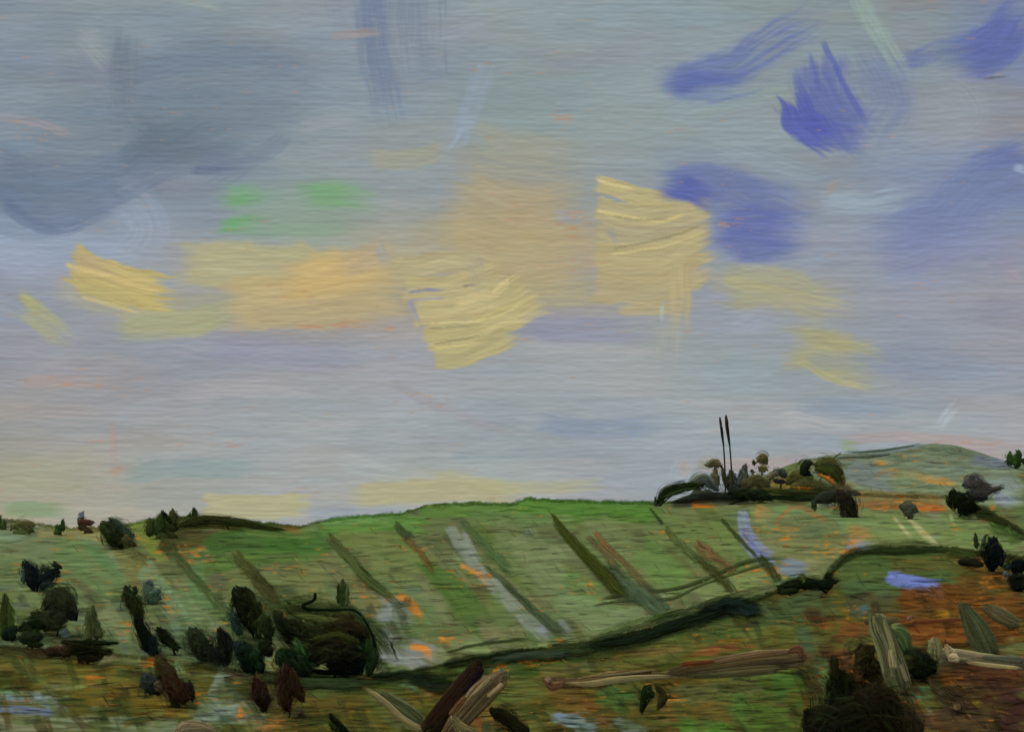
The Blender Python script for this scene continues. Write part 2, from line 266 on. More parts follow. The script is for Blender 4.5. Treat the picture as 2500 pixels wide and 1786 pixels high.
 ([(1930,850),(2040,865),(2150,905)],120,(168,162,118),.8,D(dry=.2,soft=.3)), ([(1955,880),(2020,920),(2130,950)],18,(180,172,120),.65,D(dry=.3)),
 # lower bands
 ([(1290,800),(1450,805),(1600,800)],80,(136,140,165),.6,D(dry=.3,soft=.5)), ([(500,850),(720,870),(900,880)],90,(140,142,165),.5,D(soft=.6)), ([(200,830),(500,850)],70,(140,146,158),.45,D(soft=.6)),
 ([(1310,1030),(1450,1045),(1640,1040)],60,(128,142,165),.6,D(dry=.3,soft=.5)), ([(1100,1110),(1500,1105)],30,(138,152,160),.5,D(dry=.4)), ([(1970,880),(2300,900)],60,(132,144,162),.4,D(soft=.7)),
 ([(2180,880),(2400,900)],110,(134,144,164),.45,D(soft=.7)), ([(1960,990),(2250,1000)],60,(134,148,164),.45,D(soft=.6)), ([(2290,1040),(2340,980)],30,(176,186,198),.5,D(dry=.4)),
 ([(310,1160),(420,1145),(640,1140)],52,(136,154,152),.65,D(dry=.3)), ([(-20,1150),(140,1160),(280,1120)],120,(158,158,132),.5,D(soft=.6)),
 ([(60,930),(300,935)],34,(170,148,140),.5,D(dry=.45)), ([(-10,1010),(260,1000)],40,(164,152,146),.4,D(dry=.4)), ([(275,1040),(285,1160)],20,(180,145,138),.45,D(dry=.4)),
 ([(495,1232),(620,1236),(762,1230)],62,(174,170,132),.9,D(dry=.15,soft=.12,bw=4)), ([(760,1290),(850,1250),(760,1240)],40,(150,158,160),.6,D()),
 ([(870,1210),(1100,1195),(1290,1205)],66,(174,168,130),.85,D(dry=.18,soft=.2)), ([(1060,1160),(1280,1190),(1480,1180)],36,(170,168,132),.6,D(dry=.35)),
 ([(1640,1190),(1700,1080)],60,(158,166,174),.5,D()), ([(2060,1075),(2250,1068),(2440,1090)],30,(176,152,146),.5,D(dry=.3)), ([(2380,1090),(2520,1110)],60,(164,152,152),.45,D(soft=.5)),
 ([(1668,1125),(1672,1160)],30,(190,150,125),.8,D()), ([(1700,1135),(1980,1130)],40,(172,152,148),.55,D(dry=.3)), ([(1700,1130),(1760,1140)],24,(118,140,110),.7,D()),
 ([(0,1240),(170,1245)],40,(118,148,108),.6,D(dry=.2)), ([(2055,1080),(2100,1090)],30,(130,155,110),.8,D()), ([(2460,660),(2500,690)],40,(176,150,150),.5,D(dry=.3)),
 ([(760,1255),(1010,1245)],26,(150,158,172),.6,D(dry=.2))]
SKY_FLECKS = [(1370,295,45,24,.95),(1400,545,60,55,.75),(1400,640,70,70,.5),(820,795,190,18,.9),(640,815,180,16,.6),(240,925,200,28,.6),(283,1150,26,22,.8),(570,1082,60,16,.7),
 (700,1190,180,20,.5),(480,1060,120,50,.35),(1040,985,150,50,.4),(1300,830,60,14,.6),(1310,520,160,70,.35),(60,340,100,60,.35),(1790,545,60,18,.9),(1640,315,30,16,.6),(2360,1080,160,20,.6),(880,80,60,16,.5),
 (1180,170,60,20,.3),(2200,700,200,60,.2),(1130,330,30,20,.3),(700,720,160,40,.35),(1010,640,60,60,.2)]
FIELD_STROKES = [
 ([(-20,1520),(140,1540),(280,1570)],80,(76,88,54),.7,D(dry=.35)), ([(560,1500),(720,1520),(900,1560),(960,1620)],[70,110,120,80],(52,66,38),.85,D(dry=.25)), ([(640,1460),(760,1480),(900,1500)],60,(70,84,44),.8,D(dry=.3)), ([(380,1540),(560,1600),(640,1640)],90,(70,92,66),.7,D(dry=.3)),
 ([(280,1440),(340,1560),(360,1600)],40,(80,96,64),.6,D(dry=.35)), ([(20,1440),(60,1520),(60,1570)],60,(84,98,54),.6,D(dry=.3)), ([(240,1280),(330,1330)],40,(96,92,50),.7,D(dry=.3)), ([(1900,1200),(2080,1240)],50,(70,78,46),.8,D(dry=.3)), ([(2340,1200),(2500,1290)],50,(70,84,50),.6,D(dry=.35)),
 # left field
 ([(-40,1330),(160,1340),(330,1400)],90,(110,132,94),.8,D(dry=.25)), ([(0,1400),(200,1430)],90,(104,128,84),.7,D()), ([(150,1330),(270,1430),(300,1500)],90,(98,128,78),.65,D()),
 ([(210,1320),(290,1400)],30,(84,124,80),.6,D()), ([(-20,1310),(60,1310)],30,(116,148,120),.7,D()), ([(0,1258),(172,1252)],30,(98,140,76),.9,D(dry=.15)), ([(60,1278),(180,1275)],14,(168,160,164),.8,D()), ([(110,1272),(190,1272)],9,(198,128,90),.7,D(dry=.4)),
 ([(90,1300),(270,1308)],26,(150,146,98),.6,D(dry=.3)), ([(320,1260),(372,1330),(420,1360)],44,(108,128,58),.85,D(dry=.2)), ([(300,1340),(360,1460)],60,(110,112,62),.6,D()), ([(350,1380),(420,1480),(470,1560)],60,(112,142,104),.7,D()),
 ([(440,1430),(500,1540)],70,(106,136,98),.6,D()), ([(0,1480),(160,1500),(260,1560)],120,(112,134,88),.55,D()), ([(230,1480),(330,1560)],70,(120,136,98),.6,D()),
 # dark ridge and the greens behind it
 ([(400,1300),(520,1268),(650,1282),(740,1300)],52,(66,72,36),.95,D(dry=.15)), ([(390,1330),(500,1310),(600,1330)],40,(66,66,38),.85,D(dry=.25)), ([(420,1345),(500,1345)],50,(84,82,40),.6,D(dry=.4)),
 ([(500,1350),(560,1322),(720,1325),(830,1320)],66,(66,100,50),.9,D(dry=.2)), ([(500,1390),(620,1360),(800,1352)],40,(82,114,56),.8,D(dry=.25)), ([(490,1330),(480,1440),(560,1500)],50,(86,122,76),.7,D()),
 ([(600,1290),(780,1310)],34,(88,118,60),.8,D()), ([(690,1290),(745,1296)],14,(124,96,48),.7,D(dry=.3)), ([(640,1330),(790,1332)],40,(64,104,48),.8,D(dry=.2)),
 # centre field
 ([(785,1292),(900,1275),(1060,1280)],52,(86,128,62),.9,D(dry=.12)), ([(795,1270),(980,1258)],30,(100,140,84),.6,D()), ([(1025,1238),(1300,1240),(1440,1262)],56,(84,122,60),.9,D(dry=.12)), ([(1265,1232),(1420,1236),(1620,1246)],50,(80,124,56),.9,D(dry=.12)),
 ([(1150,1260),(1420,1275)],36,(96,124,74),.8,D()), ([(1400,1255),(1620,1262)],40,(76,118,52),.75,D(dry=.2)), ([(820,1310),(960,1330)],50,(100,120,68),.8,D()), ([(900,1350),(1050,1400)],110,(104,122,72),.7,D()), ([(700,1390),(800,1450)],80,(106,118,72),.75,D()), ([(560,1420),(720,1440)],70,(104,120,72),.6,D()),
 ([(950,1430),(1060,1540)],110,(98,126,80),.65,D()), ([(860,1450),(940,1500)],60,(124,120,72),.6,D()),
 ([(1030,1370),(1110,1440),(1190,1540)],[30,76,70],(76,106,52),.9,D(dry=.2)), ([(1040,1380),(1130,1500)],14,(70,100,46),.7,D()),
 ([(1150,1270),(1240,1370),(1300,1450)],[24,52,40],(80,106,56),.85,D(dry=.2)),
 ([(1095,1285),(1150,1370),(1270,1490),(1340,1560)],[30,34,50,34],(124,140,130),.78,D(dry=.25)), ([(1130,1300),(1180,1380)],18,(128,144,142),.7,D()),
 ([(1190,1300),(1330,1400),(1420,1500)],110,(106,126,84),.6,D()), ([(1270,1320),(1360,1420),(1470,1540)],90,(110,128,90),.7,D()), ([(1290,1290),(1300,1310)],20,(122,140,142),.7,D()),
 ([(1450,1290),(1560,1400),(1640,1480)],110,(102,124,76),.65,D()), ([(1430,1290),(1560,1300)],60,(104,122,80),.6,D()), ([(1560,1330),(1680,1440)],80,(90,126,64),.6,D()), ([(1600,1270),(1760,1380)],90,(98,122,70),.6,D()),
 ([(1700,1280),(1830,1400)],90,(96,124,68),.6,D()), ([(1350,1470),(1500,1500),(1450,1560)],70,(106,132,88),.8,D()), ([(1440,1540),(1560,1500),(1640,1450)],70,(108,128,90),.8,D()), ([(1700,1440),(1880,1410)],60,(112,132,82),.8,D()),
 ([(1200,1450),(1240,1540)],40,(90,118,66),.6,D()), ([(1380,1410),(1480,1450)],50,(90,124,66),.6,D()),
 ([(925,1488),(1010,1492)],74,(124,138,140),.85,D(dry=.2,rag=.2)), ([(930,1520),(1000,1530)],40,(118,134,128),.6,D(dry=.3)), ([(925,1570),(1000,1590),(1060,1620)],80,(130,140,140),.9,D(dry=.15)), ([(1320,1530),(1350,1560)],24,(128,142,160),.7,D()), ([(1370,1520),(1400,1555)],24,(128,142,150),.7,D()),
 ([(968,1452),(1000,1470),(1034,1516)],[20,26,14],(176,112,46),.9,D(dry=.3,rag=.2)), ([(950,1450),(930,1470)],30,(150,120,68),.7,D(dry=.4)), ([(1075,1555),(1105,1575)],[10,16],(198,130,50),.9,D(dry=.3)), ([(1000,1578),(1040,1590),(1050,1620)],18,(200,132,50),.85,D(dry=.4)),
 ([(1125,1378),(1170,1400),(1200,1440)],12,(196,140,72),.8,D(dry=.5)),
 ([(1010,1560),(1200,1510),(1300,1490)],16,(80,98,60),.5,D(dry=.4)), ([(940,1545),(1050,1530)],12,(88,110,66),.6,D()),
 ([(880,1530),(1000,1520)],16,(90,112,68),.6,D()),
 # far hill
 ([(1980,1130),(2200,1120),(2500,1160)],130,(102,120,98),1.,D(dry=.1)), ([(2000,1200),(2260,1190),(2520,1200)],90,(108,128,100),.95,D(dry=.15)), ([(2060,1140),(2120,1160),(2200,1180)],60,(106,122,128),.7,D(dry=.35)),
 ([(2180,1100),(2300,1085),(2400,1110)],40,(96,114,92),.8,D(dry=.2)), ([(2060,1100),(2160,1098),(2260,1084)],16,(110,126,136),.8,D(dry=.2)), ([(2380,1120),(2500,1135)],30,(104,120,132),.9,D(dry=.2)), ([(2250,1150),(2480,1170)],50,(110,130,112),.8,D(dry=.3)),
 ([(2170,1150),(2260,1160)],26,(134,134,92),.6,D(dry=.4)), ([(2240,1160),(2340,1180)],18,(150,132,80),.7,D(dry=.4)), ([(2130,1130),(2180,1136)],14,(176,136,70),.8,D(dry=.4)), ([(2400,1190),(2500,1180)],40,(112,134,130),.8,D(dry=.2)),
 # right field
 ([(1880,1255),(2100,1280)],60,(98,130,84),.8,D()), ([(1830,1260),(1960,1290)],60,(104,128,84),.8,D()), ([(2060,1270),(2300,1300)],70,(106,132,82),.8,D()), ([(2100,1320),(2480,1330)],60,(110,132,80),.8,D()), ([(2300,1280),(2500,1340)],70,(100,126,76),.8,D()),
 ([(1870,1340),(2100,1345)],60,(112,122,80),.7,D()), ([(1890,1290),(2000,1275),(2040,1310)],50,(98,112,74),.9,D(dry=.1)), ([(1895,1268),(1950,1238),(2030,1275)],12,(138,104,62),.7,D()), ([(1960,1290),(2030,1300)],34,(86,104,72),.8,D()),
 ([(1812,1255),(1830,1320),(1900,1380)],[30,46,50],(116,134,158),.9,D(dry=.15)), ([(1815,1290),(1850,1345),(1890,1375)],14,(106,118,168),.8,D()), ([(1910,1380),(1990,1400)],50,(112,130,152),.8,D(dry=.3)), ([(2065,1325),(2140,1335)],26,(120,132,160),.7,D(dry=.4)), ([(2270,1315),(2300,1310)],16,(120,140,150),.6,D()),
 ([(1960,1370),(2010,1390)],40,(126,132,90),.6,D()), ([(2075,1295),(2140,1305)],36,(160,124,72),.6,D(dry=.4)), ([(1850,1240),(1880,1270)],40,(170,128,72),.6,D(dry=.4)),
 ([(2080,1228),(2200,1232),(2320,1240)],[14,26,22],(118,82,40),.85,D(dry=.4)), ([(2230,1240),(2320,1240)],16,(176,100,40),.7,D(dry=.35)), ([(2080,1205),(2320,1218)],26,(112,104,60),.8,D(dry=.3)), ([(2330,1180),(2240,1170)],12,(190,138,50),.7,D(dry=.4)),
 ([(1650,1225),(1860,1215)],30,(60,66,56),.9,D(dry=.15)), ([(1690,1232),(1760,1234)],11,(188,112,38),.9,D(dry=.35)), ([(1880,1190),(2080,1205)],50,(70,74,42),.9,D(dry=.2)), ([(1830,1180),(1980,1188)],26,(106,100,52),.8,D(dry=.3)), ([(1920,1188),(2020,1188)],8,(178,124,44),.8,D(dry=.4)),
 ([(2180,1262),(2220,1305),(2235,1320)],9,(156,160,116),.85,D(dry=.2,bw=3)), ([(2212,1262),(2260,1305),(2300,1345)],[8,18,12],(150,158,112),.85,D(dry=.3,bw=3)), ([(2318,1252),(2330,1288)],9,(150,162,118),.8,D(bw=3)),
 ([(2400,1195),(2500,1210)],60,(126,144,140),.7,D()), ([(2430,1210),(2475,1235)],34,(122,138,160),.7,D()),
]
FIELD_FLECKS = [(480,1355,55,30,1.),(400,1340,50,26,.8),(370,1395,45,60,.7),(330,1310,40,30,.9),(220,1292,40,12,1.),(175,1305,20,14,.8),(160,1400,40,40,.8),(60,1372,30,14,.8),(130,1450,60,16,.8),(410,1470,60,40,.8),
 (310,1530,50,40,.8),(560,1430,60,70,.5),(830,1360,70,30,.6),(700,1390,60,24,.6),(900,1450,60,50,.7),(1000,1340,80,30,.5),(1160,1400,70,30,.7),(1100,1560,60,40,.7),(1430,1430,60,40,.6),(1390,1560,60,40,.6),(1640,1480,60,40,.5),
 (1300,1480,60,40,.5),(1630,1300,50,20,.6),(2050,1330,120,40,.9),(2200,1150,160,50,.5),(1900,1290,60,50,.9),(2150,1230,180,24,.8),(1960,1180,120,20,.9),(2330,1290,60,30,.6),(1880,1400,80,40,.8),(2420,1250,60,30,.6),(700,1500,300,40,.5),(560,1560,120,50,.5)]
NEAR_STROKES = [
 # dark strokes on the ground beneath the bushes
 ([(480,1600),(620,1620),(760,1650),(1000,1664)],[40,70,80,50],(38,48,26),.9,D(dry=.25,soft=.15)), ([(560,1570),(600,1620),(620,1660)],70,(44,60,38),.75,D(dry=.3)), ([(-20,1580),(120,1590),(300,1605)],56,(52,54,32),.85,D(dry=.3)),
 ([(1060,1640),(1400,1616),(1700,1550)],[30,44,30],(44,58,32),.7,D(dry=.35)), ([(1600,1560),(1800,1520),(1980,1470)],50,(54,66,36),.7,D(dry=.4)), ([(1980,1600),(2080,1700),(2160,1790)],[60,160,220],(36,36,20),.9,D(dry=.15)),
 ([(2180,1600),(2290,1640)],90,(38,42,24),.85,D(dry=.2)), ([(340,1640),(420,1680),(480,1720)],60,(58,62,40),.7,D(dry=.3)),
 # left bank
 ([(-30,1560),(120,1590),(280,1600)],70,(82,84,44),.9,D(dry=.2)), ([(60,1600),(230,1592)],30,(72,50,36),.8,D(dry=.3)), ([(-20,1625),(200,1620),(330,1640)],44,(104,96,48),.8,D(dry=.3)), ([(-20,1655),(100,1675)],44,(58,62,28),.95,D(dry=.15)),
 ([(-20,1700),(100,1705),(140,1735)],34,(120,138,140),.85,D(dry=.15)), ([(-10,1730),(140,1742)],22,(110,124,150),.85,D(dry=.2)), ([(-20,1770),(150,1770)],50,(118,122,94),.9,D(dry=.2)), ([(-10,1685),(90,1695)],14,(100,130,92),.8,D()),
 ([(130,1640),(250,1650),(420,1690)],60,(98,92,42),.85,D(dry=.25)), ([(200,1700),(480,1710)],56,(106,90,38),.85,D(dry=.3)), ([(280,1640),(360,1665),(400,1690)],26,(66,80,42),.8,D()), ([(140,1640),(180,1700)],46,(96,96,50),.7,D()),
 ([(130,1765),(300,1770),(460,1780)],50,(112,124,94),.85,D(dry=.2)), ([(240,1730),(270,1790)],24,(78,92,48),.85,D()), ([(150,1700),(180,1720)],26,(104,130,96),.7,D()), ([(145,1710),(225,1718)],26,(74,80,38),.9,D(dry=.2)), ([(145,1706),(220,1712)],8,(40,52,26),.85,D()),
 ([(220,1610),(330,1590),(360,1620)],60,(132,134,98),.75,D(dry=.3)), ([(300,1570),(380,1570)],30,(110,128,120),.7,D()), ([(390,1600),(460,1640)],60,(116,142,104),.8,D(dry=.2)), ([(410,1560),(480,1560)],40,(106,140,98),.7,D()), ([(460,1500),(520,1520)],40,(108,144,104),.7,D()),
 ([(500,1770),(570,1640)],[90,70],(112,126,108),.9,D(dry=.2,rag=.3)), ([(500,1740),(610,1730)],80,(116,130,114),.9,D(dry=.2,rag=.3)), ([(560,1640),(640,1640)],40,(130,120,98),.8,D()), ([(600,1720),(640,1780)],60,(122,122,100),.8,D()), ([(580,1760),(595,1715)],14,(200,124,44),.9,D(dry=.3)), ([(640,1780),(680,1750)],30,(150,110,70),.7,D(dry=.3)),
 ([(620,1640),(690,1620)],40,(130,96,66),.8,D(dry=.2)), ([(400,1740),(480,1735)],24,(150,110,44),.8,D(dry=.4)), ([(735,1700),(760,1730)],20,(200,130,50),.85,D(dry=.35)),
 ([(500,1590),(600,1620)],40,(84,96,58),.7,D()),
 # centre bank
 ([(640,1640),(900,1660),(1060,1665)],60,(50,62,34),.9,D(dry=.2)), ([(740,1690),(1000,1690)],40,(66,74,34),.8,D()), ([(700,1760),(1000,1770)],60,(78,74,32),.9,D()), ([(700,1720),(1020,1725)],50,(84,74,34),.8,D()), ([(900,1680),(1020,1770),(1040,1790)],[40,90,60],(80,92,56),.7,D()),
 ([(850,1740),(1020,1740)],24,(100,84,34),.6,D(dry=.4)), ([(980,1655),(1040,1680)],36,(84,108,78),.85,D()), ([(1030,1675),(1060,1690)],24,(140,96,50),.8,D()), ([(1060,1680),(1130,1680)],40,(92,70,34),.8,D()),
 ([(1100,1640),(1300,1610),(1480,1580),(1700,1530)],[30,40,50,50],(66,84,42),.85,D(dry=.2)), ([(1250,1650),(1400,1610)],34,(58,76,34),.8,D()), ([(1200,1700),(1330,1680)],70,(82,94,48),.8,D()), ([(1130,1790),(1220,1740)],60,(100,72,40),.8,D()),
 ([(1180,1720),(1190,1790)],50,(104,66,36),.7,D()), ([(1320,1640),(1500,1620),(1680,1600)],34,(100,94,54),.7,D(dry=.3)), ([(1450,1610),(1700,1570),(1950,1500)],60,(82,84,42),.85,D(dry=.2)), ([(1500,1600),(1680,1580)],26,(108,92,54),.7,D(dry=.3)),
 ([(1250,1700),(1400,1690)],50,(88,84,42),.7,D()), ([(1350,1690),(1480,1760)],60,(96,78,40),.8,D()), ([(1460,1680),(1560,1730)],60,(66,96,48),.85,D()), ([(1420,1700),(1500,1780)],26,(106,74,42),.6,D()),
 ([(1352,1745),(1410,1760),(1460,1800)],[26,40,40],(112,130,128),.85,D(dry=.15)), ([(1355,1740),(1400,1750)],18,(112,128,150),.8,D()), ([(1500,1750),(1600,1800)],44,(108,124,112),.8,D(dry=.2)), ([(1240,1740),(1340,1770)],60,(88,90,44),.7,D()),
 ([(1600,1720),(1800,1740)],80,(96,86,44),.85,D(dry=.25)), ([(1640,1690),(1900,1670)],50,(88,92,54),.8,D()), ([(1660,1770),(1800,1790)],60,(74,112,46),.9,D(dry=.1)), ([(1790,1700),(1860,1780)],60,(78,108,50),.85,D()), ([(1640,1740),(1660,1760)],20,(124,72,40),.8,D()),
 ([(1690,1600),(1850,1570)],20,(132,82,48),.8,D(dry=.2)), ([(1850,1670),(2030,1680),(2040,1720)],[60,100,60],(68,96,44),.95,D(dry=.1)), ([(1830,1740),(1960,1770)],80,(72,92,40),.9,D(dry=.2)), ([(1700,1540),(2000,1480)],70,(66,82,44),.85,D(dry=.2)), ([(1850,1500),(2050,1460)],70,(70,84,52),.85,D(dry=.2)),
 ([(1800,1560),(1990,1540)],50,(84,92,46),.8,D()), ([(1990,1620),(2020,1680)],60,(84,108,66),.85,D()), ([(1960,1530),(1980,1620)],40,(62,82,60),.7,D()),
 # knoll and right bank
 ([(2050,1370),(2160,1350),(2330,1352)],60,(62,80,42),.95,D(dry=.1)), ([(2030,1400),(2200,1390),(2350,1395)],70,(72,90,50),.9,D(dry=.15)), ([(2060,1440),(2200,1440)],50,(74,96,60),.85,D()), ([(2180,1380),(2360,1370)],40,(82,80,42),.7,D()), ([(2340,1350),(2450,1400)],50,(92,76,36),.8,D()), ([(2370,1372),(2420,1385)],34,(150,94,40),.7,D(dry=.4)),
 ([(2168,1405),(2240,1425),(2310,1450)],[30,46,38],(104,118,168),1.,D(dry=.04,soft=.08,rag=.3)),
 ([(2190,1480),(2420,1440)],80,(96,62,30),.9,D(dry=.2)), ([(2200,1500),(2500,1480)],80,(98,66,32),.85,D(dry=.2)), ([(2060,1480),(2200,1470)],60,(70,74,50),.9,D()), ([(2120,1480),(2090,1500)],24,(70,90,90),.8,D()), ([(2330,1430),(2500,1410)],50,(88,68,34),.8,D()),
 ([(2200,1545),(2400,1545),(2500,1560)],70,(104,66,32),.9,D(dry=.15)), ([(2050,1540),(2100,1560)],60,(108,70,40),.8,D()), ([(2040,1580),(2090,1640)],50,(98,64,40),.85,D()), ([(2250,1580),(2480,1590)],40,(72,62,30),.9,D()), ([(2280,1495),(2340,1500)],22,(150,118,42),.85,D()), ([(2010,1525),(2040,1535)],20,(150,88,44),.8,D()),
 ([(2450,1560),(2520,1600)],50,(86,94,56),.85,D()), ([(2180,1530),(2225,1580)],50,(96,118,76),.9,D()), ([(2220,1690),(2280,1690)],40,(84,128,92),.85,D(dry=.1)),
 ([(2320,1640),(2520,1650)],60,(72,48,32),.9,D()), ([(2400,1700),(2520,1780)],130,(54,38,32),.95,D(dry=.1)), ([(2280,1720),(2400,1790)],110,(70,58,40),.9,D(dry=.15)), ([(2300,1660),(2350,1660)],26,(150,90,44),.95,D(dry=.15)), ([(2100,1640),(2250,1720)],100,(50,44,24),.9,D()), ([(2050,1720),(2240,1790)],130,(42,42,24),.9,D()),
 ([(2120,1700),(2150,1790)],50,(88,66,32),.6,D(dry=.5)), ([(2265,1720),(2285,1770)],12,(116,116,110),.7,D()),
]
NEAR_FLECKS = [(270,1590,60,20,.9),(230,1660,60,26,1.),(400,1640,60,40,.7),(500,1700,60,30,.9),(680,1770,60,20,.9),(370,1620,30,20,.9),(1300,1610,160,26,.9),(950,1640,60,16,.8),(1620,1700,90,50,.5),(2120,1640,60,30,.9),(2080,1500,60,40,.7),
 (2440,1420,60,26,1.),(1900,1440,80,20,.9),(2030,1400,60,16,.8),(1400,1720,160,50,.4),(2150,1700,120,60,.7),(1990,1640,60,40,.5),(2350,1660,60,20,.8),(1750,1550,100,30,.5),(1230,1630,50,20,.9),(2010,1780,40,20,.8),(2380,1500,120,60,.3)]

# ---------------------------------------------------------------- helpers
def lin(c):
    c = np.clip(np.asarray(c, float), 0, 1); return np.where(c <= .04045, c/12.92, ((c+.055)/1.055)**2.4)
def at(x, y, d):
    """world point seen at photograph pixel x, y at ground distance d ahead"""
    x = np.asarray(x, float); y = np.asarray(y, float)
    cx = (x-1250)/FOC; cy = (893-y)/FOC; cp, sp = math.cos(PITCH), math.sin(PITCH)
    dy = cp-sp*cy; dz = sp+cp*cy; t = np.asarray(d, float)/dy
    return np.stack(np.broadcast_arrays(cx*t, dy*t, dz*t+CAMZ), -1)
def interp(tab): 
    xs, ys = zip(*tab); return lambda x: np.interp(x, xs, ys)
CREST = interp([(-1500,1262),(-400,1280),(0,1268),(60,1272),(170,1290),(300,1283),(360,1268),(400,1262),(540,1262),(640,1275),(730,1284),(790,1270),(860,1261),(980,1252),(1045,1231),(1160,1226),(1250,1230),(1290,1216),(1400,1222),(1600,1226),(1700,1220),(1850,1214),(2000,1206),(2080,1206),(2300,1212),(2500,1216),(3000,1222),(4000,1250)])
FARC = interp([(1600,1320),(1780,1240),(1880,1150),(1960,1122),(2050,1108),(2120,1100),(2200,1091),(2270,1082),(2320,1084),(2370,1096),(2420,1114),(2500,1132),(2800,1160),(3300,1230),(4000,1280)])
BANK = interp([(-1500,1560),(-400,1570),(0,1578),(150,1590),(300,1598),(450,1620),(600,1640),(900,1648),(1000,1640),(1080,1622),(1250,1590),(1450,1566),(1600,1532),(1700,1500),(1900,1442),(2010,1418),(2035,1385),(2070,1355),(2140,1339),(2300,1337),(2400,1352),(2500,1362),(3000,1390),(4000,1430)])
def d_field(x, y):
    t = (1650-y)/(1650-CREST(x)); return 1/(1/112.*(1-t)+t/330.)
def d_far(x, y):
    t = (1290-y)/np.maximum(1290-FARC(x), 20); return 1/(1/430.*(1-t)+t/620.)
def d_bank(x, y):
    b = BANK(x); t = (1786-y)/(1786-b); return 1/(1/26.*(1-t)+t/72.)
SURF = {'field': d_field, 'far': d_far, 'bank': d_bank}
def sample(F, x, y):
    u = np.clip((x-X0)/S, 0, NX-1.01); v = np.clip((y-Y0)/S, 0, NY-1.01); i = u.astype(int); j = v.astype(int); f = (u-i)[..., None]; g = (v-j)[..., None]
    return (F[j, i]*(1-f)+F[j, i+1]*f)*(1-g)+(F[j+1, i]*(1-f)+F[j+1, i+1]*f)*g
def mesh_np(name, V, Q, col=None, alpha=None, smooth=True):
    me = bpy.data.meshes.new(name); V = np.asarray(V, np.float32).reshape(-1, 3); Q = np.asarray(Q, np.int32).reshape(-1, 4)
    me.vertices.add(len(V)); me.vertices.foreach_set('co', V.ravel())
    me.loops.add(Q.size); me.loops.foreach_set('vertex_index', Q.ravel())
    me.polygons.add(len(Q)); me.polygons.foreach_set('loop_start', np.arange(0, Q.size, 4, dtype=np.int32)); me.polygons.foreach_set('loop_total', np.full(len(Q), 4, np.int32))
    me.polygons.foreach_set('use_smooth', np.full(len(Q), smooth)); me.update(calc_edges=True)
    if col is not None:
        a = me.attributes.new('Col', 'FLOAT_COLOR', 'POINT'); c = np.ones((len(V), 4), np.float32); c[:, :3] = np.asarray(col).reshape(-1, 3)
        if alpha is not None: c[:, 3] = np.asarray(alpha).ravel()
        a.data.foreach_set('color', c.ravel())
    return me
def grid_quads(nr, nc, off=0, wrap=False):
    i = np.arange(nr-1)[:, None]; j = np.arange(nc if wrap else nc-1)[None]; k = (j+1) % nc
    return np.stack([i*nc+j, i*nc+k, (i+1)*nc+k, (i+1)*nc+j], -1).reshape(-1, 4)+off
def link(name, me, mat, loc=(0, 0, 0), parent=None):
    o = bpy.data.objects.new(name, me); scn.collection.objects.link(o); o.location = loc
    if me is not None: me.materials.append(mat)
    if parent is not None: o.parent = parent
    return o
def tag(o, label, cat, group=None):
    o['label'] = label; o['category'] = cat
    if group: o['group'] = group
    return o

# ---------------------------------------------------------------- materials (procedural nodes)
def mat_sky():
    m = bpy.data.materials.new('painted_sky'); m.use_nodes = True; n = m.node_tree; n.nodes.clear(); L = n.links.new
    out = n.nodes.new('ShaderNodeOutputMaterial'); em = n.nodes.new('ShaderNodeEmission'); at_ = n.nodes.new('ShaderNodeAttribute'); at_.attribute_name = 'Col'
    tc = n.nodes.new('ShaderNodeTexCoord'); mp = n.nodes.new('ShaderNodeMapping'); mp.inputs['Scale'].default_value = (.012, .012, .33)
    no = n.nodes.new('ShaderNodeTexNoise'); no.inputs['Scale'].default_value = 1; no.inputs['Detail'].default_value = 3
    mr = n.nodes.new('ShaderNodeMapRange'); mr.inputs['From Min'].default_value = .3; mr.inputs['From Max'].default_value = .7; mr.inputs['To Min'].default_value = .97; mr.inputs['To Max'].default_value = 1.03  # lit brush relief imitated by level streaks in the emission
    vm = n.nodes.new('ShaderNodeVectorMath'); vm.operation = 'SCALE'
    L(tc.outputs['Object'], mp.inputs[0]); L(mp.outputs[0], no.inputs['Vector']); L(no.outputs[0], mr.inputs[0]); L(at_.outputs['Color'], vm.inputs[0]); L(mr.outputs[0], vm.inputs['Scale'])
    L(vm.outputs[0], em.inputs[0]); L(em.outputs[0], out.inputs[0]); m.cycles.emission_sampling = 'NONE'; return m
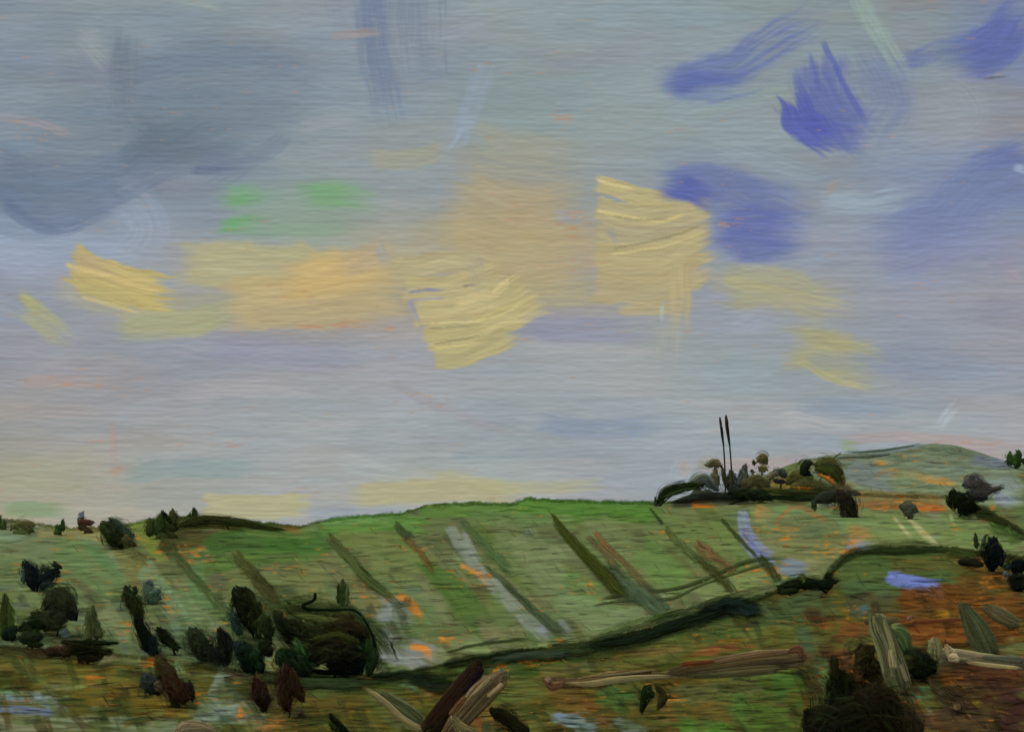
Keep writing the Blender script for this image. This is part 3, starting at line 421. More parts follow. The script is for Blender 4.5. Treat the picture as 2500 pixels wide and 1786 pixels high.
def mat_paint(name, scale=(1, 1, 1), amp=.12, bump=.3, rough=.8, alpha=False, bdist=.05, spec=.04):
    """colour from the mesh, broken by streaky noise, with ridged relief"""
    m = bpy.data.materials.new(name); m.use_nodes = True; n = m.node_tree; L = n.links.new; n.nodes.remove(n.nodes['Principled BSDF']); bs = n.nodes.new('ShaderNodeBsdfDiffuse'); out = n.nodes['Material Output']
    bs.inputs['Roughness'].default_value = rough
    at_ = n.nodes.new('ShaderNodeAttribute'); at_.attribute_name = 'Col'; tc = n.nodes.new('ShaderNodeTexCoord'); mp = n.nodes.new('ShaderNodeMapping'); mp.inputs['Scale'].default_value = scale
    no = n.nodes.new('ShaderNodeTexNoise'); no.inputs['Scale'].default_value = 1; no.inputs['Detail'].default_value = 4
    mr = n.nodes.new('ShaderNodeMapRange'); mr.inputs['From Min'].default_value = .3; mr.inputs['From Max'].default_value = .7; mr.inputs['To Min'].default_value = 1-amp; mr.inputs['To Max'].default_value = 1+amp
    vm = n.nodes.new('ShaderNodeVectorMath'); vm.operation = 'SCALE'; bu = n.nodes.new('ShaderNodeBump'); bu.inputs['Strength'].default_value = bump; bu.inputs['Distance'].default_value = bdist
    L(tc.outputs['Object'], mp.inputs[0]); L(mp.outputs[0], no.inputs['Vector']); L(no.outputs[0], mr.inputs[0]); L(at_.outputs['Color'], vm.inputs[0]); L(mr.outputs[0], vm.inputs['Scale'])
    L(vm.outputs[0], bs.inputs['Color']); L(no.outputs[0], bu.inputs['Height']); L(bu.outputs[0], bs.inputs['Normal'])
    L(bs.outputs[0], out.inputs[0])
    if alpha:   # thin, broken edges let what is behind show through
        tr = n.nodes.new('ShaderNodeBsdfTransparent'); mx = n.nodes.new('ShaderNodeMixShader'); L(at_.outputs['Alpha'], mx.inputs[0]); L(tr.outputs[0], mx.inputs[1]); L(bs.outputs[0], mx.inputs[2]); L(mx.outputs[0], out.inputs[0])
    return m
M_SKY = mat_sky()
M_FIELD = mat_paint('field_grass', (.25, 1.2, 1.6), .1, .35, bdist=.3)
M_BANK = mat_paint('bank_earth', (.8, 2.5, 5.), .12, .4, bdist=.08)
M_LEAF = mat_paint('foliage', (1.2, 1.2, 1.2), .14, .3, .7, True)
M_WOOD = mat_paint('weathered_wood', (3, 3, 12), .1, .4, .6, True, .03)
M_ROW = mat_paint('hedge_row', (1, 1, 1), .12, .3, .8, True)
M_METAL = mat_paint('dark_metal', (2, 2, 2), .1, .1, .6)

# ---------------------------------------------------------------- sky: a ring of painted cloud round the whole scene, open above 50 degrees
sky_f = paint_sky()
def sky_dome():
    R = 3000.
    th = np.concatenate([np.linspace(-180, -60, 120, endpoint=False), np.linspace(-60, -26, 160, endpoint=False), np.linspace(-26, 26, 1180, endpoint=False), np.linspace(26, 60, 160, endpoint=False), np.linspace(60, 180, 121)])
    ph = np.concatenate([np.linspace(-6, -2, 6, endpoint=False), np.linspace(-2, 28, 720, endpoint=False), np.linspace(28, 50, 70)])
    T, P = np.meshgrid(np.radians(th), np.radians(ph)); V = np.stack([np.sin(T)*np.cos(P), np.cos(T)*np.cos(P), np.sin(P)], -1)
    Tf = np.abs(np.mod(T+math.radians(60), math.radians(240))-math.radians(120))-math.radians(60)   # the cloud pattern repeats mirrored round the ring
    Tf = np.where(np.abs(T) <= math.radians(60), T, -Tf)
    A = np.stack([np.sin(Tf)*np.cos(P), np.cos(Tf)*np.cos(P), np.sin(P)], -1); cp, sp = math.cos(PITCH), math.sin(PITCH)
    fw = A[..., 1]*cp+A[..., 2]*sp; up = -A[..., 1]*sp+A[..., 2]*cp; fw = np.maximum(fw, .15)
    col = lin(sample(sky_f, 1250+FOC*A[..., 0]/fw, 893-FOC*up/fw))
    me = mesh_np('sky', V*R+np.array([0, 0, CAMZ]), grid_quads(*T.shape), col); o = link('sky', me, M_SKY); o['kind'] = 'structure'
sky_dome()

# ---------------------------------------------------------------- the land
field_f, bank_f = paint_land()
XC = np.concatenate([np.arange(-1500, -60, 12.), np.arange(-60, 2560, 2.6), np.arange(2560, 4000, 12.)])
def terrain(name, crest, dfun, rows, lowest, F, mat, back, jit, clampy=None, tail=None):
    x = XC[None]; yc = crest(XC)+jit*(fbm(XC/26., XC*0+jit*3.3, 3)-.5)*2; yc = yc[None]
    t = rows[:, None]; y = lowest+(yc-lowest)*t; X = np.broadcast_to(x, y.shape)
    d = dfun(X, y); P = at(X, y, d)
    ys = y if clampy is None else np.minimum(y, clampy(X)-8)
    c = sample(F, X, np.maximum(ys, crest(X)+3))
    # gentle unevenness of the ground, fading out at the crest line
    w_ = (1-t)*np.minimum(1, d/60.)
    P[..., 2] += w_*(fbm(P[..., 0]/9., P[..., 1]/9., 3)-.5)*.7
    top = P[-1:]; blk = []; cb = []
    for k, (dd, dz) in enumerate(back):
        q = top.copy(); s = (q[..., 1:2]+dd)/q[..., 1:2]; q[..., 0] *= s[..., 0]; q[..., 1] += dd; q[..., 2] += dz; blk.append(q); cb.append(c[-1:])
    pre = []; pc = []
    if tail:
        for yy, z in tail:
            q = P[:1].copy(); q[..., 0] *= 1 if yy > 0 else 1.; q[..., 1] = yy; q[..., 2] = z; pre.append(q); pc.append(c[:1])
    P = np.concatenate(pre+[P]+blk); c = np.concatenate(pc+[c]+cb)
    me = mesh_np(name, P, grid_quads(*P.shape[:2]), lin(c)/LIGHT); o = link(name, me, mat); o['kind'] = 'structure'; return o
terrain('far_hill', FARC, d_far, np.linspace(0, 1, 90), 1300, field_f, M_FIELD, [(8, -.6), (40, -7), (160, -40)], 2.)
terrain('green_field', CREST, d_field, np.linspace(0, 1, 190), 1760, field_f, M_FIELD, [(6, -.3), (25, -4), (100, -24)], 2.2, clampy=BANK)
rb = np.concatenate([np.linspace(-2.2, 0, 60, endpoint=False), np.linspace(0, 1, 190)])
def bank_rows():
    # row value 0 is the bottom of the view, 1 the crest of the bank
    crest = lambda X: BANK(X)
    return terrain('near_bank', crest, d_bank, rb, 1800, bank_f, M_BANK, [(1.5, -.15), (6, -1.6), (22, -7)], 2.2, tail=[(-80., .6), (-20., .8), (2., .9)])
bank_rows()
gp = link('ground', mesh_np('ground', [(-6000, -3000, -24), (6000, -3000, -24), (6000, 9000, -24), (-6000, 9000, -24)], [(0, 1, 2, 3)], np.tile(lin(C((96, 116, 72)))/LIGHT, (4, 1))), M_FIELD); gp['kind'] = 'structure'

def sprays(name, dfun, F, n, region, crest, seed, ln=(18, 60), th=(2., 5.), mat=None, hmax=.012):
    """short streaks of growth lying over the ground, coloured like the ground they grow on"""
    r = np.random.default_rng(seed); x = r.uniform(region[0], region[2], n); y = region[1]+(region[3]-region[1])*r.random(n)**.9
    k = y > crest(x)+4; x, y = x[k], y[k]; n = len(x); K = 5; s = np.linspace(-.5, .5, K)[None]
    L = r.uniform(*ln, n)[:, None]; ang = np.where(r.random(n) < .8, r.normal(-.02, .07, n), r.normal(.75, .25, n))[:, None]; bend = r.normal(0, .12, n)[:, None]
    L = L*np.where(np.abs(ang) > .3, .6, 1); X = x[:, None]+L*s*np.cos(ang); Y = y[:, None]+L*s*np.sin(ang)+bend*L*s*s; Y = np.maximum(Y, crest(X)+2)
    w_ = r.uniform(*th, n)[:, None]*np.array([.5, 1, 1, .9, .5])[None]*.5; nx = -np.sin(ang)*w_; ny = np.cos(ang)*w_
    P = []
    for sg, up in ((-1, 0), (0, 1), (1, 0)):
        xx = X+nx*sg; yy = np.maximum(Y+ny*sg, crest(X)+1); d = dfun(xx, yy); p = at(xx, yy, d); p[..., 2] += .015+hmax*d/30*(.94+.06*up)+.02*np.minimum(1, d/60); P.append(p)
    c = sample(F, x, y)*(1+.26*(r.random(n)-.42))[:, None]+.012*r.normal(0, 1, (n, 3)); j = r.random(n)
    c = np.where((j < .06)[:, None], c*.5+.5*C((150, 100, 44)), c); c = np.where(((j > .06) & (j < .16))[:, None], c*.7, c)
    ea = np.array([.1, .8, 1, .8, .1])[None, :, None]*np.array([.4, 1, .4])[None, None]*r.uniform(.3, .8, n)[:, None, None]
    G = np.stack(P, 2); Q = (grid_quads(K, 3)[None]+(np.arange(n)*K*3)[:, None, None]).reshape(-1, 4)
    me = mesh_np(name, G, Q, lin(np.clip(np.repeat(c, K*3, 0), .01, 1))/LIGHT, ea); o = link(name, me, M_LEAF); o['kind'] = 'stuff'; return o
def fringe(name, crest, dfun, F, x0, x1, n, seed, h=(4, 11)):
    """uneven grass standing along a skyline"""
    r = np.random.default_rng(seed); x = r.uniform(x0, x1, n); y = crest(x)+r.uniform(0, 7, n); d = dfun(x, y); H = r.uniform(*h, n)*(.5+fbm(x/60., x*0+seed, 2)); W_ = r.uniform(5, 22, n); le = r.normal(0, 3, n)
    P = np.stack([at(x-W_/2, y, d), at(x+W_/2, y, d), at(x+W_/2*.6+le, y-H, d), at(x-W_/2*.8+le, y-H*.8, d)], 1)
    c = sample(F, x, y+6)*(1.12+.25*(r.random(n)-.5))[:, None]; a = np.tile(np.array([.9, .9, .08, .12]), (n, 1))*r.uniform(.5, 1, n)[:, None]
    o = link(name, mesh_np(name, P, np.arange(n*4).reshape(-1, 4), lin(np.repeat(c, 4, 0))/LIGHT, a), M_LEAF); o['kind'] = 'stuff'
sprays('meadow_grass', d_field, field_f, 4800, (-900, 1220, 3500, 1660), lambda X: np.minimum(CREST(X), 1e9), 31)
sprays('bank_grass', d_bank, bank_f, 6500, (-900, 1340, 3500, 1800), BANK, 32, ln=(22, 90), th=(2.5, 7))
sprays('far_grass', d_far, field_f, 500, (1850, 1080, 2700, 1240), FARC, 33, ln=(18, 50))
fringe('skyline_grass', CREST, d_field, field_f, -900, 3500, 3000, 41, (3, 8))
fringe('bank_top_grass', BANK, d_bank, bank_f, -900, 3500, 3400, 42)

# ---------------------------------------------------------------- brush-shaped solids
class Mesh:
    def __init__(self): self.V = []; self.Q = []; self.c = []; self.a = []; self.n = 0
    def add(self, V, Q, c, a=None):
        V = np.asarray(V, float).reshape(-1, 3); self.V.append(V); self.Q.append(np.asarray(Q).reshape(-1, 4)+self.n); self.n += len(V)
        self.c.append(np.broadcast_to(c, V.shape)); self.a.append(np.ones(len(V)) if a is None else np.asarray(a).ravel())
    def out(self, name, mat, base, parent=None, loc=None):
        V = np.concatenate(self.V)-np.array(base)
        me = mesh_np(name, V, np.concatenate(self.Q), lin(np.concatenate(self.c))/LIGHT, np.concatenate(self.a))
        return link(name, me, mat, loc if loc is not None else (0, 0, 0), parent)
srng = np.random.default_rng(21)
def clump(m, pts, w, d, col, col2=None, fat=.6, rag=.35, dry=.15, ring=22, leaves=0, lump=.16, tip=(.35, .35), var=.10, soft=.12, lsize=7., wood=False, bundle=None, bl=(.16, .5), bw=.05):
    """a solid, tapering, ridged mass of foliage or wood along a spine given in photograph pixels at distance d"""
    P = smooth_poly(pts, max(14, 9*len(pts))); n = len(P); seed = srng.uniform(0, 200)
    W = at(P[:, 0], P[:, 1], d); T = np.gradient(W, axis=0); T /= np.linalg.norm(T, axis=1)[:, None]+1e-9
    ws = np.atleast_1d(w).astype(float); u = np.linspace(0, 1, n)
    r = np.interp(u, np.linspace(0, 1, len(ws)), ws)*(.5 if wood or dry <= 0 else .39)*d/FOC
    cap = np.minimum(1, (u/max(tip[0], .02)+.02)**.55)*np.minimum(1, ((1-u)/max(tip[1], .02)+.02)**.55); r = r*cap
    dep = np.array([0, 1., 0]); N = np.cross(T, dep); N /= np.linalg.norm(N, axis=1)[:, None]+1e-9; B = np.cross(N, T)
    ph = np.linspace(0, 2*np.pi, ring, endpoint=False); Ph, U = np.meshgrid(ph, u)
    br = .6*vnoise(Ph*3.2+seed, U*2.5+seed)+.4*vnoise(Ph*7+seed*2, U*4)
    k = 1+lump*2*(br-.5)+.22*(vnoise(Ph*1.3+seed, U*n/2.5+seed)-.5)
    R = r[:, None]*k; L = np.linalg.norm(W[-1]-W[0])+1e-6
    sh = rag*(vnoise(Ph*3.+seed*3, Ph*0+seed)-.5)*2*np.max(r)*1.1*((U-.5)*2)**3
    X = W[:, None]+N[:, None]*(R*np.cos(Ph))[..., None]+B[:, None]*(R*np.sin(Ph)*fat)[..., None]+T[:, None]*sh[..., None]
    base = C(col)[None, None]*(1-U[..., None])+C(col2 if col2 is not None else col)[None, None]*U[..., None]
    cc = base*(1+var*2.4*(br-.5))[..., None]+.02*(vnoise(Ph*2+seed*5, U*3)-.5)[..., None]*np.array([1.2, .2, -1])
    al = np.ones(U.shape)
    e = np.minimum(U, 1-U)*2
    al = np.clip((e+.05)/max(soft, .01)*.7+.35-(dry*2.2)*sm(.62-br, 0, .2), 0, 1) if (dry > 0 or soft > 0) else al
    m.add(X, grid_quads(n, ring, wrap=True), cc.reshape(-1, 3), al)
    Lpx = np.linalg.norm(W[-1]-W[0])*FOC/d+np.max(ws)*.3
    fol = dry > 0 and bundle is None
    nb = (int(26+Lpx*np.max(ws)/(19. if not wood else 40.)) if dry > 0 else 0) if bundle is None else bundle
    if nb:   # streaky sprays filling the volume, thinning out towards its edge, each its own shade
        K = 6; rn = srng.random; a = rn(nb)*2*np.pi
        ro = np.minimum(np.abs(srng.normal(0, .78, nb))+.12, 1.9) if not wood else .7+.42*rn(nb)
        lo, hi = bl; ln = np.minimum((lo+(hi-lo)*rn(nb)), .98); u0 = -.07+rn(nb)*(1.14-ln); uu = u0[:, None]+ln[:, None]*np.linspace(0, 1, K)[None]
        ui = np.clip(uu, 0, 1)*(n-1); f = np.arange(n); c0 = np.stack([np.interp(ui, f, W[:, k_]) for k_ in range(3)], -1)+T[0]*(np.minimum(uu, 0)*L)[..., None]+T[-1]*(np.maximum(uu-1, 0)*L)[..., None]
        ri = np.interp(ui, f, np.maximum(r, .4*r.max()))*ro[:, None]*(1.3 if not wood else 1); da = a[:, None]+(rn(nb)-.5)[:, None]*(1.5 if not wood else .12)*np.linspace(-1, 1, K)[None]; idx = np.clip(np.round(ui).astype(int), 0, n-1); Ni = N[idx]; Bi = B[idx]
        ct = c0+Ni*(ri*np.cos(da))[..., None]+Bi*(ri*fat*np.sin(da))[..., None]
        if not wood: ct += Ni*((rn(nb)-.5)[:, None]*np.linspace(-1, 1, K)[None]*r.max()*.9)[..., None]
        wd = Ni*(.55+.4*np.abs(np.sin(da)))[..., None]+Bi*(np.cos(da)*.4)[..., None]; hw = (np.max(ws)*bw*(.5+rn(nb))+.9)*d/FOC
        pr = np.array([.35, .9, 1, 1, .8, .35])[None, :, None]; g = np.stack([ct-wd*hw[:, None, None]*pr, ct-dep*hw[:, None, None]*.3, ct+wd*hw[:, None, None]*pr], 2)
        cl = base[idx[:, 2], 0]*(1+var*4.2*(rn(nb)-.42))[:, None]+.014*srng.normal(0, 1, (nb, 3))
        if not wood: cl = np.where((rn(nb) < .10)[:, None], cl*.55+np.array([.34, .40, .24])*.45, cl)
        ea = np.array([.2, .85, 1, .95, .7, .08])[None, :, None]*np.array([.3, 1, .3])[None, None]*((.55+.45*rn(nb))*np.clip(1.55-.6*ro, .3, 1))[:, None, None]
        q0 = grid_quads(K, 3); Q = (q0[None]+(np.arange(nb)*K*3)[:, None, None]).reshape(-1, 4)
        m.add(g, Q, np.clip(np.repeat(cl, K*3, 0), .01, 1), ea)
    for q in range(leaves):   # loose leaf sprays round the mass
        i = srng.integers(0, n); a = srng.uniform(0, 2*np.pi); rr = r[i]*srng.uniform(.75, 1.2)+.2*d/FOC
        c0 = W[i]+N[i]*rr*math.cos(a)+B[i]*rr*fat*math.sin(a); s = lsize*srng.uniform(.5, 1.2)*d/FOC
        v1 = T[i]*srng.uniform(.4, 1)+N[i]*srng.uniform(-.7, .7)+B[i]*srng.uniform(-.5, .5); v1 = v1/np.linalg.norm(v1)*s; v2 = np.cross(v1, dep)+np.array([0, .3*s, 0])*srng.uniform(-1, 1); v2 *= .42
        cl = base[i, 0]*srng.uniform(.8, 1.25)
        m.add([c0-v1, c0-v2+v1*.1, c0+v1, c0+v2-v1*.1], [(0, 1, 2, 3)], cl, np.full(4, .95))
def strip(m, surf, pts, w, col, col2=None, h=.12, dry=.45, rag=.6, var=.14, op=.86, lift=.03, nv=15, soft=.6, tufts=0):
    """a low rounded row of growth lying on the ground"""
    P = smooth_poly(pts, max(30, 16*len(pts))); n = len(P); seed = srng.uniform(0, 200); T = np.gradient(P, axis=0); T /= np.hypot(T[:, 0], T[:, 1])[:, None]; N = np.stack([-T[:, 1], T[:, 0]], 1)
    ws = np.atleast_1d(w).astype(float); u = np.linspace(0, 1, n); r = np.interp(u, np.linspace(0, 1, len(ws)), ws)*.5
    v = np.linspace(-1, 1, nv); U, Vv = np.meshgrid(u, v, indexing='ij'); wob = 1+.3*(vnoise(U*n/2.+seed, Vv*2)-.5); off = (vnoise(u*9+seed, u*0)-.5)*.35
    rr = r[:, None]*(Vv*wob+off[:, None]); ext = (vnoise(Vv*4+seed*2, Vv*0+seed)-.5)*rag*r.max()*1.6*((U-.5)*2)**3
    X = P[:, 0][:, None]+N[:, 0][:, None]*rr+T[:, 0][:, None]*ext; Y = P[:, 1][:, None]+N[:, 1][:, None]*rr+T[:, 1][:, None]*ext
    d = SURF[surf](X, Y); W = at(X, Y, d); wm = r[:, None]*2*d/FOC
    b = .6*vnoise(Vv*4+seed, U*5+seed)+.4*vnoise(Vv*8.5+seed*2, U*9)
    ht = np.sqrt(np.clip(1-Vv**2, 0, 1))
    W[..., 2] += lift+.12*np.minimum(1, d/100)+h*.45*wm*ht*(.75+.5*b)
    e = np.minimum(U/.08, (1-U)/.16); al = sm(1-np.abs(Vv)+(b-.5)*.5, -.05, soft)*sm(e+(b-.5)*1.2, 0, .9)
    if dry > 0: al = al*(1-dry*(1-sm(b, dry-.05, dry+.2)))
    cc = (C(col)*(1-U[..., None])+C(col2 if col2 is not None else col)*U[..., None])*(1+var*2.2*(b-.5))[..., None]
    m.add(W, grid_quads(n, nv), cc.reshape(-1, 3), al*op)
    for q in range(int(n*1.2)+tufts*2):   # sprays laid along the row
        j = srng.integers(1, nv-1); i0 = srng.integers(-3, n-4); k = srng.integers(5, 12); ii = np.clip(np.arange(i0, i0+k), 0, n-1); c0 = W[ii, j].copy(); c0[:, 2] += h*wm[ii, j]*srng.uniform(.0, .12)+.03
        ed = W[ii, min(j+1, nv-1)]-W[ii, j-1]; ed = ed/(np.linalg.norm(ed, axis=1)[:, None]+1e-9)*(wm[ii, j]*srng.uniform(.03, .08))[:, None]; ed[:, 2] += .15*np.linalg.norm(ed, axis=1)
        cl = cc[ii, j]*(1+var*3.4*(srng.random()-.42)); ea = np.array([.1]+[.9]*(k-2)+[.1])*op
        m.add(np.stack([c0-ed, c0+ed], 1), grid_quads(k, 2), np.repeat(cl[:, None], 2, 1).reshape(-1, 3), np.repeat(ea[:, None], 2, 1))
BASES = {}
def plant(name, label, cat, surf, base, dabs, stem=None, group=None, parts=('foliage', 'stem'), d=None, mat=None, lift=0., stemcol=(44, 36, 24)):
    """base: photograph pixel where it meets the ground"""
    ymax = max(p[1]+.3*np.max(q[1])*(len(q[0]) > 0 and abs(q[0][0][0]-q[0][-1][0]) > abs(q[0][0][1]-q[0][-1][1])) for q in dabs for p in q[0]); base = (base[0], min(base[1], ymax+3))
    dd = float(SURF[surf](base[0], base[1])) if d is None else d
    b = at(base[0], base[1], dd)
    root = bpy.data.objects.new(name, None); scn.collection.objects.link(root); root.location = tuple(b); tag(root, label, cat, group)
    m = Mesh(); k = 0
    for q in dabs:
        kw = dict(q[3]) if len(q) > 3 else {}; z = kw.pop('z', None)
        off = (z if z is not None else -(k % 5)*.16)*np.max(q[1])*dd/FOC; k += 1
        kw.setdefault('tip', (.14, .2)); kw.setdefault('rag', .6); kw.setdefault('leaves', int(6+np.max(q[1])*.2)); clump(m, q[0], q[1], dd+off, q[2], **kw)
    m.out(parts[0], mat or M_LEAF, b, root)
    s = Mesh()
    if stem is None:
        xs = [p[0] for q in dabs for p in q[0]]; ys = [p[1] for q in dabs for p in q[0]]; stem = [(base[0], base[1]+4), ((base[0]*2+np.mean(xs))/3, (base[1]*2+np.mean(ys))/3), (np.mean(xs), np.mean(ys))]
    clump(s, stem, [6, 4, 2], dd+.1*max(np.max(q[1]) for q in dabs)*dd/FOC, stemcol, fat=1, rag=0, dry=0, soft=0, tip=(.02, .1), ring=9)
    s.out(parts[1], M_WOOD, b, root); return root
def row(name, label, cat, surf, strips, group=None, mat=None):
    m = Mesh(); p0 = strips[0][0][0]; dd = float(SURF[surf](*p0)); b = at(p0[0], p0[1], dd)
    for q in strips:
        kw = q[3] if len(q) > 3 else {}; strip(m, surf, q[0], q[1], q[2], **kw)
    return tag(m.out(name, mat or M_ROW, b, loc=tuple(b)), label, cat, group)
def timber(name, label, cat, dabs, base, group=None, parts=None, lift=0.):
    """dead wood lying or standing on the near bank; dabs carry their own distances through the bank surface"""
    dd = float(d_bank(*base)); b = at(base[0], base[1], dd); root = None
    if parts:
        root = bpy.data.objects.new(name, None); scn.collection.objects.link(root); root.location = tuple(b); tag(root, label, cat, group)
    ms = {}
    for q in dabs:
        kw = dict(q[3]) if len(q) > 3 else {}; z = kw.pop('z', 0.); part = kw.pop('part', parts[0] if parts else name); kw.setdefault('rag', .7); kw['tip'] = tuple(min(t, .05) for t in kw.get('tip', (.04, .04))); kw.setdefault('dry', .2); kw.setdefault('soft', .25); kw.setdefault('fat', .1); kw.setdefault('wood', True); kw.setdefault('bl', (.5, .95)); kw.setdefault('bw', .06)
        clump(ms.setdefault(part, Mesh()), q[0], q[1], dd+z, q[2], **kw)
    for k, m in ms.items():
        if root: m.out(k, M_WOOD, b, root)
        else: tag(m.out(k, M_WOOD, b, loc=tuple(b)), label, cat, group)

# ---------------------------------------------------------------- rows running down the green field
G = 'dark rows running down the green field'
R = [
 ('hedge_row','dark olive row below the leftmost hilltop tree clump, running down to the right','hedge',[([(392,1318),(430,1362),(500,1440),(545,1500)],[52,34,22,12],(58,64,32),dict(col2=(84,104,60),h=.2))]),
 ('hedge_row','wide brown olive row fading downhill just left of the tall black bush','hedge',[([(566,1345),(610,1400),(660,1450),(690,1475)],[26,42,40,26],(74,80,40),dict(col2=(58,56,28),h=.2)),([(620,1400),(668,1452)],24,(56,58,26),dict(h=.2))]),
 ('hedge_row','olive row in mid field leading down to the pale blue patch','hedge',[([(798,1304),(850,1365),(915,1430),(975,1480)],[20,30,30,20],(72,80,42),dict(col2=(66,84,44),h=.25,op=.95)),([(845,1358),(900,1412)],20,(56,60,28),dict(h=.3))]),
 ('hedge_row','short dark green and brown row starting under the bright green crest','hedge',[([(962,1278),(1000,1318)],[18,30],(58,72,42),dict(h=.25)),([(985,1308),(1030,1356),(1060,1400)],[24,20,12],(106,84,46),dict(h=.15,op=.7))]),
 ('hedge_row','thin dark green row edging the long grey blue strip','hedge',[([(1180,1380),(1235,1425),(1300,1490),(1390,1562)],[14,18,24,34],(76,92,58),dict(col2=(62,76,52),h=.3)),([(1225,1420),(1310,1500)],14,(52,66,44),dict(h=.3))]),
 ('hedge_row','longest and boldest dark row, widening downhill to a blue green foot','hedge',[([(1344,1254),(1390,1312),(1460,1390),(1530,1460)],[10,26,40,52],(54,62,22),dict(h=.3,dry=.2)),([(1350,1280),(1430,1370),(1500,1440)],[8,16,22],(64,70,34),dict(h=.3)),([(1475,1395),(1540,1440),(1640,1520)],[50,72,56],(64,76,52),dict(h=.2,col2=(72,90,66),op=.85))]),
 ('furrow','thin reddish brown furrow to the right of the boldest dark row','furrow',[([(1450,1300),(1510,1360),(1570,1425),(1620,1470)],[16,18,22,16],(112,84,50),dict(h=.12,col2=(96,96,56))),([(1434,1310),(1470,1345),(1510,1390)],[14,26,30],(98,88,54),dict(h=.1,op=.8))]),
 ('hedge_row','dark row starting below the arched bush and ending in a black stub','hedge',[([(1586,1240),(1620,1282)],[7,11],(46,64,30),dict(h=.3)),([(1622,1285),(1660,1330),(1710,1372)],[14,26,24],(76,90,48),dict(h=.25)),([(1700,1360),(1745,1400),(1795,1452)],[22,34,24],(56,60,26),dict(h=.3))]),
 ('furrow','reddish brown furrow crossing the black stubbed row','furrow',[([(1695,1322),(1740,1360),(1800,1405)],[30,34,20],(104,86,52),dict(h=.12)),([(1705,1325),(1760,1370),(1790,1395)],10,(118,76,48),dict(h=.15))]),
 ('hedge_row','thin black green row nearest the blue strip at the right of the field','hedge',[([(1760,1266),(1800,1310),(1850,1362)],[9,14,12],(46,62,30),dict(h=.3)),([(1850,1358),(1880,1392),(1906,1422)],[22,28,22],(48,56,26),dict(h=.3))]),
 ('hedge_row','thin paired line of brush curving up across the rows towards the blue strip','hedge',[([(1462,1464),(1550,1448),(1650,1438),(1740,1408),(1830,1370),(1925,1362)],[5,12,8,8,14,6],(56,68,34),dict(h=.4,dry=.15,rag=.2)),([(1445,1480),(1520,1468),(1640,1462),(1720,1425),(1840,1386),(1900,1372)],[4,7,8,5,8,4],(64,76,38),dict(h=.4,dry=.2,rag=.2))]),
 ('hedge_row','broad soft green row below the middle of the crest','hedge',[([(1120,1262),(1180,1330),(1250,1400)],[14,34,30],(78,102,60),dict(h=.15,op=.7))]),
 ('hedge_row','thick diagonal green hedge dropping right from the purple topped tree','hedge',[([(2352,1232),(2400,1258),(2450,1284),(2515,1312)],[30,34,30,26],(34,42,18),dict(h=.5,dry=.12,tufts=20)),([(2415,1282),(2460,1305),(2500,1320)],[26,44,30],(66,90,42),dict(h=.4,tufts=10))]),
]
for nm, lb, ct, st in R: row(nm, lb, ct, 'field', st, G if 'field' in lb or True else None)

# hedges along the crest of the near bank
row('hedge','long black green hedge rising along the near bank to the knoll','hedge','bank',
 [([(1330,1596),(1420,1588),(1540,1560),(1660,1520),(1760,1484),(1905,1440)],[40,50,60,58,48,30],(40,52,28),dict(h=.18,op=1,dry=.45,tufts=160,var=.26)),
  ([(1440,1590),(1560,1566),(1680,1528),(1800,1492)],[22,28,28,28],(20,30,18),dict(h=.2,op=1,dry=.45,tufts=110,lift=.15,var=.24)),
  ([(1450,1560),(1560,1524),(1660,1500)],[14,20,14],(66,84,40),dict(h=.3,lift=.1)),
  ([(1700,1500),(1790,1490),(1870,1500)],[24,56,30],(22,34,28),dict(h=.2,op=1,dry=.35,tufts=80,lift=.1,var=.25))])
row('hedge','flat black hedge with a frayed left end above the X of branches','hedge','bank',
 [([(1080,1630),(1150,1618),(1250,1606),(1340,1600)],[24,34,34,24],(22,32,16),dict(h=.2,dry=.35,tufts=80,var=.3)),([(1085,1612),(1180,1590),(1300,1580)],[8,14,10],(30,42,18),dict(h=.5,dry=.2,tufts=14,lift=.4)),([(1200,1618),(1300,1610),(1400,1600)],[20,26,20],(44,56,40),dict(h=.3,dry=.3,lift=.1))])
row('hedge','low black hedge running from the big tangled bush to the dark red branch','hedge','bank',
 [([(900,1656),(960,1654),(1040,1662),(1110,1668)],[16,26,40,30],(22,34,18),dict(h=.2,dry=.35,tufts=70,var=.3)),([(1010,1664),(1070,1684),(1130,1680)],[24,34,20],(24,34,22),dict(h=.3,dry=.2)),([(640,1654),(740,1668),(900,1670)],[30,40,36],(42,54,30),dict(h=.2,dry=.25,tufts=20))])
row('hedge','dark green hedge outlining the rounded top of the knoll','hedge','bank',
 [([(2014,1420),(2034,1388),(2066,1362),(2110,1348),(2160,1344),(2230,1342),(2300,1344)],[16,20,22,20,26,34,18],(36,48,24),dict(h=.25,dry=.35,tufts=90,lift=.1,var=.28)),([(2270,1344),(2330,1346),(2400,1354)],[16,12,14],(44,58,28),dict(h=.4,tufts=12)),([(2310,1350),(2390,1360)],[24,26],(48,60,28),dict(h=.3,dry=.3))])

